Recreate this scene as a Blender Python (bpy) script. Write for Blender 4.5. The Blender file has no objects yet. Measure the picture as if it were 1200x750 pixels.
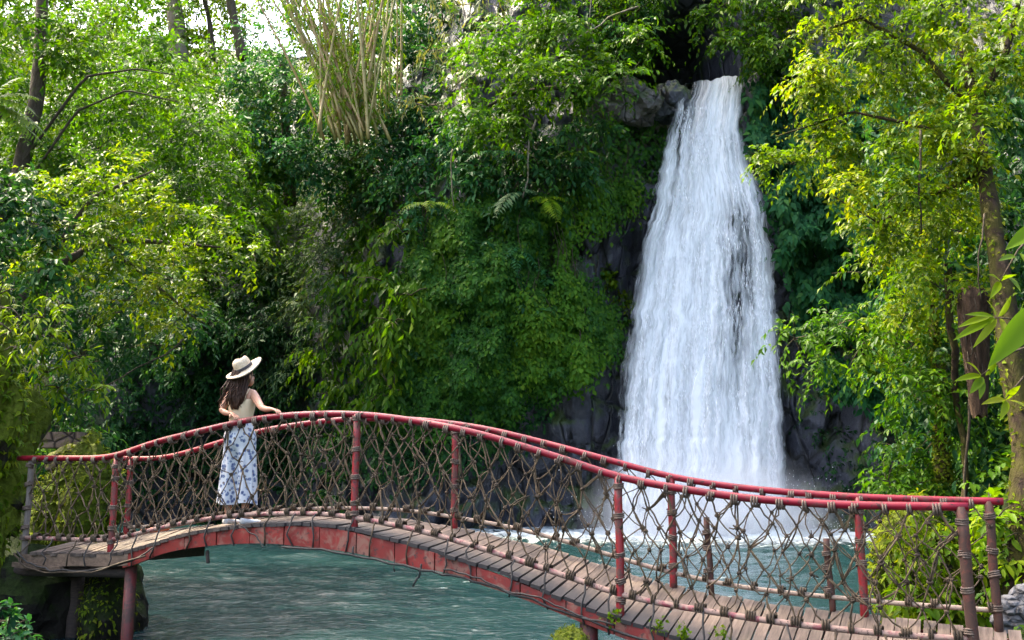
import bpy, bmesh, math, random
import numpy as np
from mathutils import Vector, Matrix, Euler
sc = bpy.context.scene
C = sc.collection
R = math.radians
RNG = np.random.default_rng(7)
random.seed(7)
# ------------------------------------------------------------------ camera, sky, sun, exposure
F, PITCH, EYE = 1150.0, 0.1688, 1.7
CP, SP = math.cos(PITCH), math.sin(PITCH)
cam = bpy.data.cameras.new('camera'); co = bpy.data.objects.new('camera', cam); C.objects.link(co)
cam.sensor_width = 36; cam.lens = F / 1200 * 36; cam.clip_start = 0.05; cam.clip_end = 2000
co.location = (0, 0, EYE); co.rotation_euler = (math.pi / 2 + PITCH, 0, 0)
sc.camera = co
SUN_EL, SUN_AZ = R(58), R(-60)          # azimuth measured from +Y (forward), negative = towards the left
w = bpy.data.worlds.new('World'); sc.world = w; w.use_nodes = True
nt = w.node_tree
sky = nt.nodes.new('ShaderNodeTexSky'); sky.sky_type = 'NISHITA'; sky.sun_disc = False
sky.sun_elevation = SUN_EL; sky.sun_rotation = SUN_AZ
sky.air_density = 0.9; sky.dust_density = 6.0; sky.ozone_density = 0.0
nt.links.new(sky.outputs[0], nt.nodes['Background'].inputs[0]); nt.nodes['Background'].inputs[1].default_value = 0.15
sun = bpy.data.lights.new('sun', 'SUN'); sun.energy = 2.1; sun.angle = R(0.55); sun.color = (1.0, 0.89, 0.64)
so = bpy.data.objects.new('sun', sun); C.objects.link(so)
sd = Vector((math.sin(SUN_AZ) * math.cos(SUN_EL), math.cos(SUN_AZ) * math.cos(SUN_EL), math.sin(SUN_EL)))
so.rotation_euler = (-sd).to_track_quat('-Z', 'Y').to_euler(); so.location = (0, 0, 60)
sc.view_settings.view_transform = 'Standard'; sc.view_settings.look = 'None'
sc.view_settings.exposure = 2.9; sc.view_settings.gamma = 1.0
sc.render.engine = 'CYCLES'
cy = sc.cycles
cy.max_bounces = 7; cy.diffuse_bounces = 3; cy.glossy_bounces = 3; cy.transmission_bounces = 4
cy.transparent_max_bounces = 24; cy.volume_bounces = 3; cy.caustics_reflective = False; cy.caustics_refractive = False
cy.use_denoising = True; cy.sample_clamp_indirect = 6

# ------------------------------------------------------------------ helpers
def P(px, py, Y):
    """world point on the sight line of a photograph pixel, Y metres ahead"""
    px, py, Y = np.broadcast_arrays(np.asarray(px, float), np.asarray(py, float), np.asarray(Y, float))
    x = (px - 600) / F; v = (375 - py) / F
    dy = CP - SP * v; dz = SP + CP * v
    return np.stack([x / dy * Y, Y, EYE + dz / dy * Y], -1)

def hash3(ix, iy, iz):
    n = (ix * 374761393 + iy * 668265263 + iz * 2147483647 // 7 + 1442695041) & 0x7fffffff
    n = ((n ^ (n >> 13)) * 1274126177) & 0x7fffffff
    return ((n ^ (n >> 16)) & 0xffff) / 65535.0

def vnoise(p):
    p = np.asarray(p, float)
    i = np.floor(p).astype(np.int64); f = p - i; f = f * f * (3 - 2 * f)
    out = 0
    for a in (0, 1):
        for b in (0, 1):
            for c in (0, 1):
                wgt = np.where(a, f[..., 0], 1 - f[..., 0]) * np.where(b, f[..., 1], 1 - f[..., 1]) * np.where(c, f[..., 2], 1 - f[..., 2])
                out = out + wgt * hash3(i[..., 0] + a, i[..., 1] + b, i[..., 2] + c)
    return out * 2 - 1

def fbm(p, oct=4, lac=2.03, gain=0.5):
    p = np.asarray(p, float); s = 0; a = 1.0
    for k in range(oct):
        s = s + a * vnoise(p + 17.3 * k); p = p * lac; a *= gain
    return s

def xyz(x, y, z):
    return np.stack(np.broadcast_arrays(np.asarray(x, float), np.asarray(y, float), np.asarray(z, float)), -1)

def unit(v):
    v = np.asarray(v, float)
    return v / np.maximum(np.linalg.norm(v, axis=-1, keepdims=True), 1e-9)

def root_of(o):
    while o.parent is not None: o = o.parent
    return o

def link(name, me, parent=None):
    o = bpy.data.objects.new(name, me); C.objects.link(o)
    if parent is not None: o.parent = parent
    return o

def mesh(name, V, Fc, mat, parent=None, smooth=True, world=True):
    """one mesh object; V are world positions, made relative to the thing's base"""
    V = np.asarray(V, float)
    if parent is not None and world: V = V - np.array(root_of(parent).location)
    me = bpy.data.meshes.new(name); me.from_pydata(V.tolist(), [], [list(f) for f in Fc]); me.update()
    if smooth: me.polygons.foreach_set('use_smooth', np.ones(len(me.polygons), bool))
    for m in (mat if isinstance(mat, (list, tuple)) else [mat]): me.materials.append(m)
    return link(name, me, parent)

def quads(name, V, Q, mat, parent=None, smooth=False, attrs=None, ntri=None):
    """fast path: V (n,3) world, Q (m,4) quads (and ntri (k,3) triangles)"""
    V = np.asarray(V, np.float32)
    if parent is not None: V = V - np.array(root_of(parent).location, np.float32)
    me = bpy.data.meshes.new(name)
    T = np.zeros((0, 3), np.int32) if ntri is None else np.asarray(ntri, np.int32)
    Q = np.zeros((0, 4), np.int32) if Q is None else np.asarray(Q, np.int32)
    me.vertices.add(len(V)); me.vertices.foreach_set('co', V.ravel())
    loops = np.concatenate([Q.ravel(), T.ravel()]).astype(np.int32)
    me.loops.add(len(loops)); me.loops.foreach_set('vertex_index', loops)
    st = np.concatenate([np.arange(len(Q)) * 4, len(Q) * 4 + np.arange(len(T)) * 3]).astype(np.int32)
    me.polygons.add(len(st)); me.polygons.foreach_set('loop_start', st)
    if smooth: me.polygons.foreach_set('use_smooth', np.ones(len(st), bool))
    me.update(calc_edges=True); me.validate()
    for k, a in (attrs or {}).items():
        at = me.attributes.new(k, 'FLOAT', 'POINT'); at.data.foreach_set('value', np.asarray(a, np.float32).ravel())
    me.materials.append(mat)
    return link(name, me, parent)

def tag(o, label=None, cat=None, group=None, kind=None):
    if label: o['label'] = label
    if cat: o['category'] = cat
    if group: o['group'] = group
    if kind: o['kind'] = kind
    return o

def thing(name, loc, label, cat, group=None, kind=None):
    o = bpy.data.objects.new(name, None); C.objects.link(o); o.location = [float(a) for a in loc]; o.empty_display_size = 0.2
    return tag(o, label, cat, group, kind)

def grid_faces(nu, nv, close_u=False):
    i = np.arange(nv - 1)[:, None]; j = np.arange(nu if close_u else nu - 1)[None, :]
    j2 = (j + 1) % nu
    return np.stack([i * nu + j, i * nu + j2, (i + 1) * nu + j2, (i + 1) * nu + j], -1).reshape(-1, 4)

def tube(pts, rad, sides=6, cap=True):
    pts = np.asarray(pts, float); n = len(pts)
    rad = np.broadcast_to(np.asarray(rad, float), (n,))
    t = np.gradient(pts, axis=0); t = unit(t)
    ref = np.array([0, 0, 1.0]) if abs(t[0][2]) < 0.9 else np.array([1.0, 0, 0])
    a = unit(np.cross(t[0], ref)); V = []
    for i in range(n):
        a = a - t[i] * np.dot(a, t[i]); a = a / max(np.linalg.norm(a), 1e-9); b = np.cross(t[i], a)
        ang = np.arange(sides) * 2 * math.pi / sides
        V.append(pts[i] + rad[i] * (np.cos(ang)[:, None] * a + np.sin(ang)[:, None] * b))
    V = np.concatenate(V); Fc = [tuple(f) for f in grid_faces(sides, n, True)]
    if cap: Fc += [tuple(range(sides))[::-1], tuple((n - 1) * sides + k for k in range(sides))]
    return V, Fc

class Geo:
    def __init__(s): s.V = []; s.F = []; s.n = 0
    def add(s, V, Fc):
        s.V.append(np.asarray(V, float)); s.F += [tuple(i + s.n for i in f) for f in Fc]; s.n += len(V); return s
    def tube(s, pts, rad, sides=6): return s.add(*tube(pts, rad, sides))
    def build(s, name, mat, parent=None, smooth=True, world=True): return mesh(name, np.concatenate(s.V), s.F, mat, parent, smooth, world)

def box(c, sx, sy, sz):
    V = np.array([[x, y, z] for x in (-1, 1) for y in (-1, 1) for z in (-1, 1)]) * np.array([sx, sy, sz]) / 2 + np.asarray(c)
    return V, [(0, 1, 3, 2), (4, 6, 7, 5), (0, 4, 5, 1), (2, 3, 7, 6), (0, 2, 6, 4), (1, 5, 7, 3)]

# ------------------------------------------------------------------ materials
def mat_new(name):
    m = bpy.data.materials.new(name); m.use_nodes = True
    n = m.node_tree; b = n.nodes['Principled BSDF']
    return m, n, b

def N(n, t, **kw):
    x = n.nodes.new(t)
    for k, v in kw.items():
        if k.startswith('i_'): x.inputs[k[2:].replace('_', ' ')].default_value = v
        else: setattr(x, k, v)
    return x

def ramp(n, src, stops, interp='LINEAR'):
    r = n.nodes.new('ShaderNodeValToRGB'); r.color_ramp.interpolation = interp
    e = r.color_ramp.elements
    while len(e) < len(stops): e.new(0.5)
    for k, (p, c) in enumerate(stops):
        e[k].position = p; e[k].color = (*c, 1) if len(c) == 3 else c
    n.links.new(src, r.inputs[0]); return r

def noise(n, scale, detail=4, rough=0.55, vec=None, dist=0.0):
    t = n.nodes.new('ShaderNodeTexNoise'); t.inputs['Scale'].default_value = scale; t.inputs['Detail'].default_value = detail
    t.inputs['Roughness'].default_value = rough; t.inputs['Distortion'].default_value = dist
    if vec is not None: n.links.new(vec, t.inputs['Vector'])
    return t

def coords(n, kind='Object', scale=(1, 1, 1)):
    tc = n.nodes.new('ShaderNodeTexCoord'); mp = n.nodes.new('ShaderNodeMapping'); mp.inputs['Scale'].default_value = scale
    n.links.new(tc.outputs[kind], mp.inputs[0]); return mp.outputs[0]

def bump(n, b, src, strength=0.4, dist=0.05):
    x = n.nodes.new('ShaderNodeBump'); x.inputs['Strength'].default_value = strength; x.inputs['Distance'].default_value = dist
    n.links.new(src, x.inputs['Height']); n.links.new(x.outputs[0], b.inputs['Normal']); return x

def mixc(n, fac, a, bcol):
    m = n.nodes.new('ShaderNodeMix'); m.data_type = 'RGBA'
    for sock, v in ((m.inputs[0], fac), (m.inputs[6], a), (m.inputs[7], bcol)):
        if hasattr(v, 'is_linked'): n.links.new(v, sock)
        elif isinstance(v, (int, float)): sock.default_value = v
        else: sock.default_value = (*v, 1)
    return m.outputs[2]

def leaf_mat(name, cols, trans=0.42, rough=0.42, spec=0.5, tr_tint=(1.5, 1.35, 0.45)):
    m, n, b = mat_new(name)
    at = N(n, 'ShaderNodeAttribute', attribute_name='rnd')
    k = len(cols)
    r = ramp(n, at.outputs['Fac'], [(i / (k - 1), c) for i, c in enumerate(cols)])
    n.links.new(r.outputs[0], b.inputs['Base Color']); b.inputs['Roughness'].default_value = rough
    b.inputs['Specular IOR Level'].default_value = spec * .3
    t = n.nodes.new('ShaderNodeBsdfTranslucent')
    mu = N(n, 'ShaderNodeMix', data_type='RGBA', blend_type='MULTIPLY'); mu.inputs[0].default_value = 1.0
    n.links.new(r.outputs[0], mu.inputs[6]); mu.inputs[7].default_value = (*tr_tint, 1); mu.clamp_result = False
    n.links.new(mu.outputs[2], t.inputs['Color'])
    mx = n.nodes.new('ShaderNodeMixShader'); mx.inputs[0].default_value = trans
    n.links.new(b.outputs[0], mx.inputs[1]); n.links.new(t.outputs[0], mx.inputs[2])
    n.links.new(mx.outputs[0], n.nodes['Material Output'].inputs['Surface'])
    return m

LM = {
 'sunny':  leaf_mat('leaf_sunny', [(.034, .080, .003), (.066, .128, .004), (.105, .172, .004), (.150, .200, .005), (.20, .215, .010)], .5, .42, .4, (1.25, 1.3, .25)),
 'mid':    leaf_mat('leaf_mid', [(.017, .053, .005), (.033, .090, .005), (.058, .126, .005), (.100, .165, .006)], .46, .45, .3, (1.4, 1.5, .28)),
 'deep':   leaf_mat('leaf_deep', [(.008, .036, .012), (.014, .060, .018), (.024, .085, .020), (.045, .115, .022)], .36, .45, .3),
 'teal':   leaf_mat('leaf_teal', [(.010, .050, .020), (.018, .085, .030), (.030, .115, .034), (.055, .145, .028)], .38, .45, .3),
 'grey':   leaf_mat('leaf_grey_green', [(.022, .060, .026), (.042, .095, .038), (.075, .13, .055), (.13, .165, .075)], .32, .55, .25),
 'ivy':    leaf_mat('leaf_ivy', [(.014, .055, .009), (.026, .090, .011), (.042, .125, .012), (.080, .155, .010)], .32, .45, .3),
 'lime':   leaf_mat('leaf_lime', [(.040, .095, .003), (.072, .142, .003), (.112, .178, .004), (.165, .21, .006)], .44, .45, .3, (1.4, 1.5, .28)),
 'ivy_bright': leaf_mat('leaf_ivy_bright', [(.022, .075, .006), (.042, .120, .008), (.070, .165, .010), (.115, .20, .012)], .38, .45, .3),
 'straw':  leaf_mat('leaf_straw', [(.08, .13, .035), (.12, .16, .05), (.19, .19, .085), (.07, .14, .03)], .38, .55, .3),
 'moss':   leaf_mat('leaf_moss', [(.045, .085, .006), (.085, .130, .008), (.14, .17, .010), (.05, .05, .012)], .38, .7, .2),
}

def rock_mat(name, cols, moss=None, moss_amt=0.5, scale=1.2, rough=0.55, vert=1.0, cracks=True):
    m, n, b = mat_new(name)
    v = coords(n, 'Object', (1, 1, vert))
    n1 = noise(n, scale, 8, .62, v, .4); r = ramp(n, n1.outputs['Fac'], [(0.25 + 0.5 * i / (len(cols) - 1), c) for i, c in enumerate(cols)])
    col = r.outputs[0]
    vo = N(n, 'ShaderNodeTexVoronoi', feature='DISTANCE_TO_EDGE'); vo.inputs['Scale'].default_value = scale * 1.1; n.links.new(v, vo.inputs['Vector'])
    cr = ramp(n, vo.outputs['Distance'], [(0.0, (0, 0, 0)), (0.06, (1, 1, 1))])
    if cracks: col = mixc(n, cr.outputs[0], (.012, .011, .012), col)
    if moss:
        g = N(n, 'ShaderNodeNewGeometry'); sx = n.nodes.new('ShaderNodeSeparateXYZ'); n.links.new(g.outputs['Normal'], sx.inputs[0])
        n2 = noise(n, scale * 1.7, 6, .6, v); ad = N(n, 'ShaderNodeMath', operation='MULTIPLY_ADD'); n.links.new(sx.outputs['Z'], ad.inputs[0]); ad.inputs[1].default_value = .28; n.links.new(n2.outputs['Fac'], ad.inputs[2])
        mr = ramp(n, ad.outputs[0], [(max(0, .62 - moss_amt * .4), (0, 0, 0)), (.74 - moss_amt * .4, (1, 1, 1))])
        n3 = noise(n, scale * 14, 3, .6, v); mc = ramp(n, n3.outputs['Fac'], [(.3, tuple(c * .5 for c in moss)), (.7, moss)])
        col = mixc(n, mr.outputs[0], col, mc.outputs[0])
    n.links.new(col, b.inputs['Base Color']); b.inputs['Roughness'].default_value = rough
    if rough >= .75: b.inputs['Specular IOR Level'].default_value = .12
    nb = noise(n, scale * 5, 8, .65, v)
    mm = N(n, 'ShaderNodeMath', operation='MULTIPLY_ADD'); n.links.new(cr.outputs[0], mm.inputs[0]); mm.inputs[1].default_value = .5 if cracks else 0.0; n.links.new(nb.outputs['Fac'], mm.inputs[2])
    bump(n, b, mm.outputs[0], .8, .12 / scale)
    return m

M = {}
M['cliff'] = rock_mat('wet_basalt', [(.012, .012, .018), (.030, .031, .043), (.060, .060, .078), (.038, .033, .034)], (.045, .075, .012), .28, .55, .42, .45)
M['cliff'].node_tree.nodes['Principled BSDF'].inputs['Specular IOR Level'].default_value = .5
M['boulder'] = rock_mat('boulder_rock', [(.05, .042, .042), (.10, .085, .082), (.15, .125, .115)], (.05, .075, .015), .25, 1.0, .5)
M['grey_rock'] = rock_mat('grey_rock', [(.045, .045, .05), (.10, .10, .105), (.17, .165, .165)], None, 0, 3.0, .5)
M['mossy'] = rock_mat('mossy_rock', [(.012, .010, .008), (.028, .023, .016), (.05, .042, .028)], (.085, .11, .008), .75, 1.6, .8)
M['shade_dark_bank'] = rock_mat('shade_dark_bank_rock', [(.007, .006, .005), (.014, .012, .009), (.024, .020, .014)], (.02, .032, .006), .40, 1.4, .8, 1.0, False)  # albedo lowered to stand in for the shade of the hollow
M['soil'] = rock_mat('jungle_soil', [(.012, .010, .008), (.025, .02, .014), (.04, .03, .02)], (.02, .035, .010), .7, .8, .9, 1.0, False)
M['step'] = rock_mat('step_stone', [(.09, .06, .045), (.16, .11, .085), (.22, .16, .12)], (.12, .13, .02), .2, 3.0, .8)

def paint_mat(name, red, worn, amt=.45, scale=9, rough=.38, dark=(.03, .012, .010)):
    m, n, b = mat_new(name)
    v = coords(n, 'Object', (1, 1, 1))
    n1 = noise(n, scale, 7, .65, v, .6); n2 = noise(n, scale * .35, 4, .6, v)
    c1 = ramp(n, n1.outputs['Fac'], [(amt, (1, 1, 1)), (amt + .10, (0, 0, 0))])
    vr = ramp(n, n2.outputs['Fac'], [(.3, tuple(c * .62 for c in red)), (.7, red)])
    col = mixc(n, c1.outputs[0], vr.outputs[0], worn)
    n3 = noise(n, scale * 3.2, 5, .7, v); c3 = ramp(n, n3.outputs['Fac'], [(.36, (1, 1, 1)), (.44, (0, 0, 0))])
    col = mixc(n, c3.outputs[0], col, dark)
    n.links.new(col, b.inputs['Base Color'])
    rr = ramp(n, n1.outputs['Fac'], [(amt, (.75, .75, .75)), (amt + .1, (rough, rough, rough))]); n.links.new(rr.outputs[0], b.inputs['Roughness'])
    bump(n, b, n1.outputs['Fac'], .25, .004)
    return m

M['rail'] = paint_mat('red_pipe_paint', (.23, .004, .018), (.12, .032, .03), .36, 8, .42)
M['rail'].node_tree.nodes['Principled BSDF'].inputs['Specular IOR Level'].default_value = .3
M['post'] = paint_mat('red_post_paint', (.27, .012, .016), (.10, .035, .025), .42, 10, .45)
M['low_rail'] = paint_mat('worn_rail_paint', (.24, .05, .055), (.27, .17, .13), .50, 11, .5)
M['low_rail_far'] = paint_mat('bare_rail_wood', (.30, .12, .10), (.30, .22, .16), .55, 11, .6)
M['girder'] = paint_mat('girder_paint', (.22, .015, .010), (.20, .085, .058), .41, 5.5, .55, (.05, .02, .016))
M['pier'] = paint_mat('pier_paint', (.11, .014, .012), (.05, .02, .014), .46, 6, .6)
M['rust'] = paint_mat('rusty_post', (.115, .028, .014), (.05, .02, .011), .5, 12, .7)
M['orange'] = paint_mat('orange_paint', (.52, .09, .025), (.35, .12, .06), .35, 12, .5)

def wood_mat(name, cols, along=(1, 14, 14), rough=.75, dark_end=None):
    m, n, b = mat_new(name)
    v = coords(n, 'Object', along)
    oi = n.nodes.new('ShaderNodeObjectInfo')
    n0 = N(n, 'ShaderNodeTexNoise', noise_dimensions='4D'); n0.inputs['Scale'].default_value = 2.2; n0.inputs['Detail'].default_value = 8; n0.inputs['Roughness'].default_value = .65
    n.links.new(v, n0.inputs['Vector']); mw = N(n, 'ShaderNodeMath', operation='MULTIPLY'); mw.inputs[1].default_value = 40; n.links.new(oi.outputs['Random'], mw.inputs[0]); n.links.new(mw.outputs[0], n0.inputs['W'])
    r = ramp(n, n0.outputs['Fac'], [(.28 + .44 * i / (len(cols) - 1), c) for i, c in enumerate(cols)])
    hv = N(n, 'ShaderNodeHueSaturation'); rr = ramp(n, oi.outputs['Random'], [(0, (.55, .55, .55)), (.5, (1, 1, 1)), (1, (1.25, 1.25, 1.25))])
    n.links.new(r.outputs[0], hv.inputs['Color']); n.links.new(rr.outputs[0], hv.inputs['Value'])
    col = hv.outputs[0]
    if dark_end is not None:      # colour gets darker towards the outer plank ends
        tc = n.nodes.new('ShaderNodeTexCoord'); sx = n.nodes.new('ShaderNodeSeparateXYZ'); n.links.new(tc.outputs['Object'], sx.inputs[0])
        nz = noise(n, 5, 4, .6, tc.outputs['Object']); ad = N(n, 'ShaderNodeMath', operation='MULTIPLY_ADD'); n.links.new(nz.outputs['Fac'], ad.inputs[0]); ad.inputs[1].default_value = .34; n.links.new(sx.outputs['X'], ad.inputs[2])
        wr = ramp(n, ad.outputs[0], [(max(0, dark_end - .1), (1, 1, 1)), (dark_end + .16, (0, 0, 0))])
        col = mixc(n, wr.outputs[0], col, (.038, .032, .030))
    n.links.new(col, b.inputs['Base Color']); b.inputs['Roughness'].default_value = rough
    bump(n, b, n0.outputs['Fac'], .5, .006)
    return m
PW = [(.036, .023, .016), (.088, .060, .043), (.138, .098, .073), (.185, .138, .108)]
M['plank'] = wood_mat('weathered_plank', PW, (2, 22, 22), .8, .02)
M['plank_dark_end'] = wood_mat('weathered_plank_dark_end', PW, (2, 22, 22), .8, .32)
M['fascia'] = wood_mat('weathered_board', [(.05, .031, .019), (.12, .078, .05), (.19, .13, .088)], (2, 20, 20), .8)
M['log'] = wood_mat('dark_log', [(.014, .009, .006), (.032, .021, .015), (.06, .04, .028)], (2, 18, 18), .85)
M['greypost'] = wood_mat('grey_post', [(.07, .055, .045), (.14, .11, .09), (.22, .18, .15)], (16, 16, 2), .8)

def rope_mat(name, cols, moss=None):
    m, n, b = mat_new(name)
    v = coords(n, 'Object'); n1 = noise(n, 14, 5, .6, v); n2 = noise(n, 130, 2, .6, v)
    r = ramp(n, n1.outputs['Fac'], [(.3 + .4 * i / (len(cols) - 1), c) for i, c in enumerate(cols)])
    n.links.new(r.outputs[0], b.inputs['Base Color']); b.inputs['Roughness'].default_value = .8; bump(n, b, n2.outputs['Fac'], .6, .004); return m
M['rope'] = rope_mat('net_rope', [(.020, .012, .005), (.052, .032, .015), (.115, .074, .035), (.055, .038, .015)])
M['knot'] = rope_mat('knot_rope', [(.018, .011, .005), (.045, .028, .013), (.10, .065, .031)])
M['lash'] = rope_mat('lashing_rope', [(.045, .029, .020), (.10, .067, .048), (.17, .12, .088)])
M['cable'] = rope_mat('black_cable', [(.012, .011, .010), (.028, .025, .022), (.05, .042, .036)])

def bark_mat(name, cols, moss, amt):
    m, n, b = mat_new(name)
    v = coords(n, 'Object', (1, 1, .35)); n1 = noise(n, 9, 8, .68, v, .8); r = ramp(n, n1.outputs['Fac'], [(.28 + .44 * i / (len(cols) - 1), c) for i, c in enumerate(cols)])
    n2 = noise(n, 3.2, 6, .6, coords(n)); mr = ramp(n, n2.outputs['Fac'], [(.58 - amt * .35, (0, 0, 0)), (.70 - amt * .35, (1, 1, 1))])
    col = mixc(n, mr.outputs[0], r.outputs[0], moss); n.links.new(col, b.inputs['Base Color']); b.inputs['Roughness'].default_value = .85
    b.inputs['Specular IOR Level'].default_value = .15; bump(n, b, n1.outputs['Fac'], 1.0, .06); return m
M['bark'] = bark_mat('mossy_bark', [(.007, .004, .003), (.022, .013, .008), (.050, .030, .017)], (.034, .031, .004), .42)
M['fibre'] = bark_mat('fibrous_bark', [(.012, .007, .004), (.045, .027, .016), (.10, .062, .038)], (.04, .035, .006), .05)
M['twig'] = bark_mat('twig_bark', [(.025, .018, .012), (.055, .042, .028), (.09, .07, .05)], (.05, .055, .012), .1)
M['pale_bark'] = bark_mat('pale_bark', [(.09, .075, .055), (.17, .14, .105), (.24, .20, .15)], (.10, .10, .03), .2)
def bamboo_mat():
    m, n, b = mat_new('bamboo_culm')
    v = coords(n, 'Object', (1, 1, .25)); oi = n.nodes.new('ShaderNodeObjectInfo'); n1 = noise(n, 6, 5, .6, v)
    ad = N(n, 'ShaderNodeMath', operation='MULTIPLY_ADD'); n.links.new(oi.outputs['Random'], ad.inputs[0]); ad.inputs[1].default_value = .5; n.links.new(n1.outputs['Fac'], ad.inputs[2])
    r = ramp(n, ad.outputs[0], [(.3, (.12, .12, .025)), (.6, (.24, .19, .05)), (.8, (.33, .25, .085)), (1, (.27, .16, .06))])
    n.links.new(r.outputs[0], b.inputs['Base Color']); b.inputs['Roughness'].default_value = .5; return m
M['bamboo'] = bamboo_mat()
def plain(name, c, rough=.6, spec=.5, sub=None):
    m, n, b = mat_new(name); b.inputs['Base Color'].default_value = (*c, 1); b.inputs['Roughness'].default_value = rough; b.inputs['Specular IOR Level'].default_value = spec
    if sub: b.inputs['Subsurface Weight'].default_value = sub; b.inputs['Subsurface Radius'].default_value = (.02, .008, .004)
    return m

# ------------------------------------------------------------------ terrain, cliff
BX = [-60, -45, -30, -22, -16, -11, -8, -5, -2, 3.0, 4.3, 5.6, 7, 10.3, 11.6, 13.5, 16, 18.5, 21, 25, 34]
BY = [34, 38, 46, 49, 48.5, 47, 43.5, 40.5, 38.6, 38.4, 39.8, 41.3, 41.6, 41.4, 39.6, 38.4, 36.5, 32, 25, 18, 4]
HX = [-60, -34, -22, -17.5, -14.5, -11, -6, 0, 6, 12, 20, 34]
HH = [35, 35, 34, 32, 30.5, 31, 31, 31, 31, 31, 30, 26]
rs = np.random.default_rng(3)
seeds = np.stack([rs.uniform(-10, 24, 900), rs.uniform(-1, 24, 900)], -1)
seed_off = rs.uniform(-.42, .42, 900)
def cliffY(x, z, fine=True):
    x = np.asarray(x, float); z = np.asarray(z, float)
    y = np.interp(x, BX, BY)
    lean = np.interp(x, [-30, -12, -6, 2, 12, 16, 34], [.75, .62, .30, .10, .06, .12, .3])
    zt = np.interp(x, [-34, -24, -16, -8, 0, 4, 12, 20], [3, 6, 9.5, 10, 13, 19, 17, 12])
    y = y + lean * z * .06 + lean * np.interp(x, [-14, -4], [.9, 1.8]) * np.maximum(0, z - zt)
    # hollow under the ivy wall and the stream channel above the lip
    und = np.exp(-((x - 1) / 6.0) ** 2) * np.clip(1 - z / 6.0, 0, 1)
    y = y + 1.7 * und + 3.0 * np.exp(-((x + 14) / 7.0) ** 2) * np.clip(1 - (z / 9.0) ** 2, 0, 1)
    ch = 1 / (1 + np.exp(-(x - 3.9) * 3)) * 1 / (1 + np.exp((x - 9.6) * 4)) * 1 / (1 + np.exp(-(z - 19.15) * 9)) * 1 / (1 + np.exp((z - 23.5) * 3))
    y = y + 7.5 * ch
    y = y + .9 * fbm(xyz(x * .22, z * .2, 3.1), 3) + .35 * fbm(xyz(x * .8, z * .45, 8.2), 3)
    return y

def cliff_hit(px, py, it=14):
    px = np.asarray(px, float); py = np.asarray(py, float); Y = np.full(px.shape, 40.0)
    for _ in range(it):
        p = P(px, py, Y); Y = .5 * Y + .5 * cliffY(p[..., 0], np.clip(p[..., 2], -1, 32))
        Y = np.clip(Y, 6, 75)
    return Y

xs = np.concatenate([np.arange(-60, -10, .6), np.arange(-10, 17, .14), np.arange(17, 34.1, .5)])
vs = np.linspace(0, 1, 190)
GX, GV = np.meshgrid(xs, vs)
HT = np.interp(xs, HX, HH) + .8 * fbm(xyz(xs * .3, 0, 5), 3)
GZ = -1.5 + GV * (HT[None, :] + 1.5)
GY = cliffY(GX, GZ)
flat = np.stack([GX.ravel(), GZ.ravel() * .62], -1)
near_i = np.zeros(len(flat), int); d1 = np.zeros(len(flat)); d2 = np.zeros(len(flat))
sds = seeds * np.array([1, .62])
for k in range(0, len(flat), 8000):
    dd = ((flat[k:k + 8000, None, :] - sds[None]) ** 2).sum(-1)
    near_i[k:k + 8000] = dd.argmin(1); pt = np.partition(dd, 1, axis=1); d1[k:k + 8000] = np.sqrt(pt[:, 0]); d2[k:k + 8000] = np.sqrt(pt[:, 1])
sel = ((GX.ravel() > -9.5) & (GX.ravel() < 23)).astype(float)
GY = GY + ((seed_off[near_i] + .35 * np.exp(-((d2 - d1) / .07) ** 2)) * sel).reshape(GY.shape) + .06 * fbm(xyz(GX * 3, GZ * 2, 1), 3)
cliff = quads('rock_cliff', np.stack([GX, GY, GZ], -1).reshape(-1, 3), grid_faces(len(xs), len(vs)), M['cliff'], smooth=False)
tag(cliff, 'dark wet basalt cliff behind the waterfall', 'cliff', kind='structure')
# plateau behind the rim so the hill goes on
pv = []
for k in range(8):
    t = k / 7
    pv.append(np.stack([xs * (1 + .5 * t), GY[-1] + t * 90, GZ[-1] + 10 * t * (1 - .4 * t) * np.clip(abs(xs + 16) / 10, 0, 1) - .4 * t], -1))
tag(quads('hill_top', np.concatenate(pv), grid_faces(len(xs), 8), M['soil'], smooth=True), 'wooded hill above the cliff', 'hill', kind='structure')
g = 400.0
tag(mesh('ground', [(-g, -g, -1.6), (g, -g, -1.6), (g, g, -1.6), (-g, g, -1.6)], [(0, 1, 2, 3)], M['soil'], smooth=False), 'river bed and valley floor', 'ground', kind='structure')

def bank(name, shoreY, shoreX, side, steep, label, top, mat):
    ys = np.arange(2.0, 47, .35); us = np.concatenate([np.linspace(0, 3, 26), np.linspace(3.3, 45, 40)])
    U, Yg = np.meshgrid(us, ys); sx = np.interp(Yg, shoreY, shoreX)
    X = sx + side * U
    tp = np.interp(Yg, *top)
    Z = -.9 + tp * (1 - np.exp(-U * steep / np.maximum(tp, .3))) + np.maximum(0, U - 2.0) * .55
    nz = fbm(xyz(X * .5, Yg * .5, 2.2), 4)
    Z = Z + .35 * nz * np.clip(U, 0, 1); X = X + .35 * fbm(xyz(Z, Yg * .6, 7), 3)
    Fq = grid_faces(len(us), len(ys));  Fq = Fq if side < 0 else Fq[:, ::-1]
    return tag(quads(name, np.stack([X, Yg, Z], -1).reshape(-1, 3), Fq, mat, smooth=True), label, 'bank', kind='structure')
bank('river_bank', [0, 6, 9, 11.5, 13, 15, 20, 30, 47], [-4.4, -4.4, -4.9, -5.9, -6.4, -6.6, -9, -13.5, -19], -1, 4.5, 'rocky river bank darkened for shade under the wooden platform', ([0, 9, 13, 20, 47], [1.5, 1.5, 2.0, 4.0, 8]), M['shade_dark_bank'])
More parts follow.
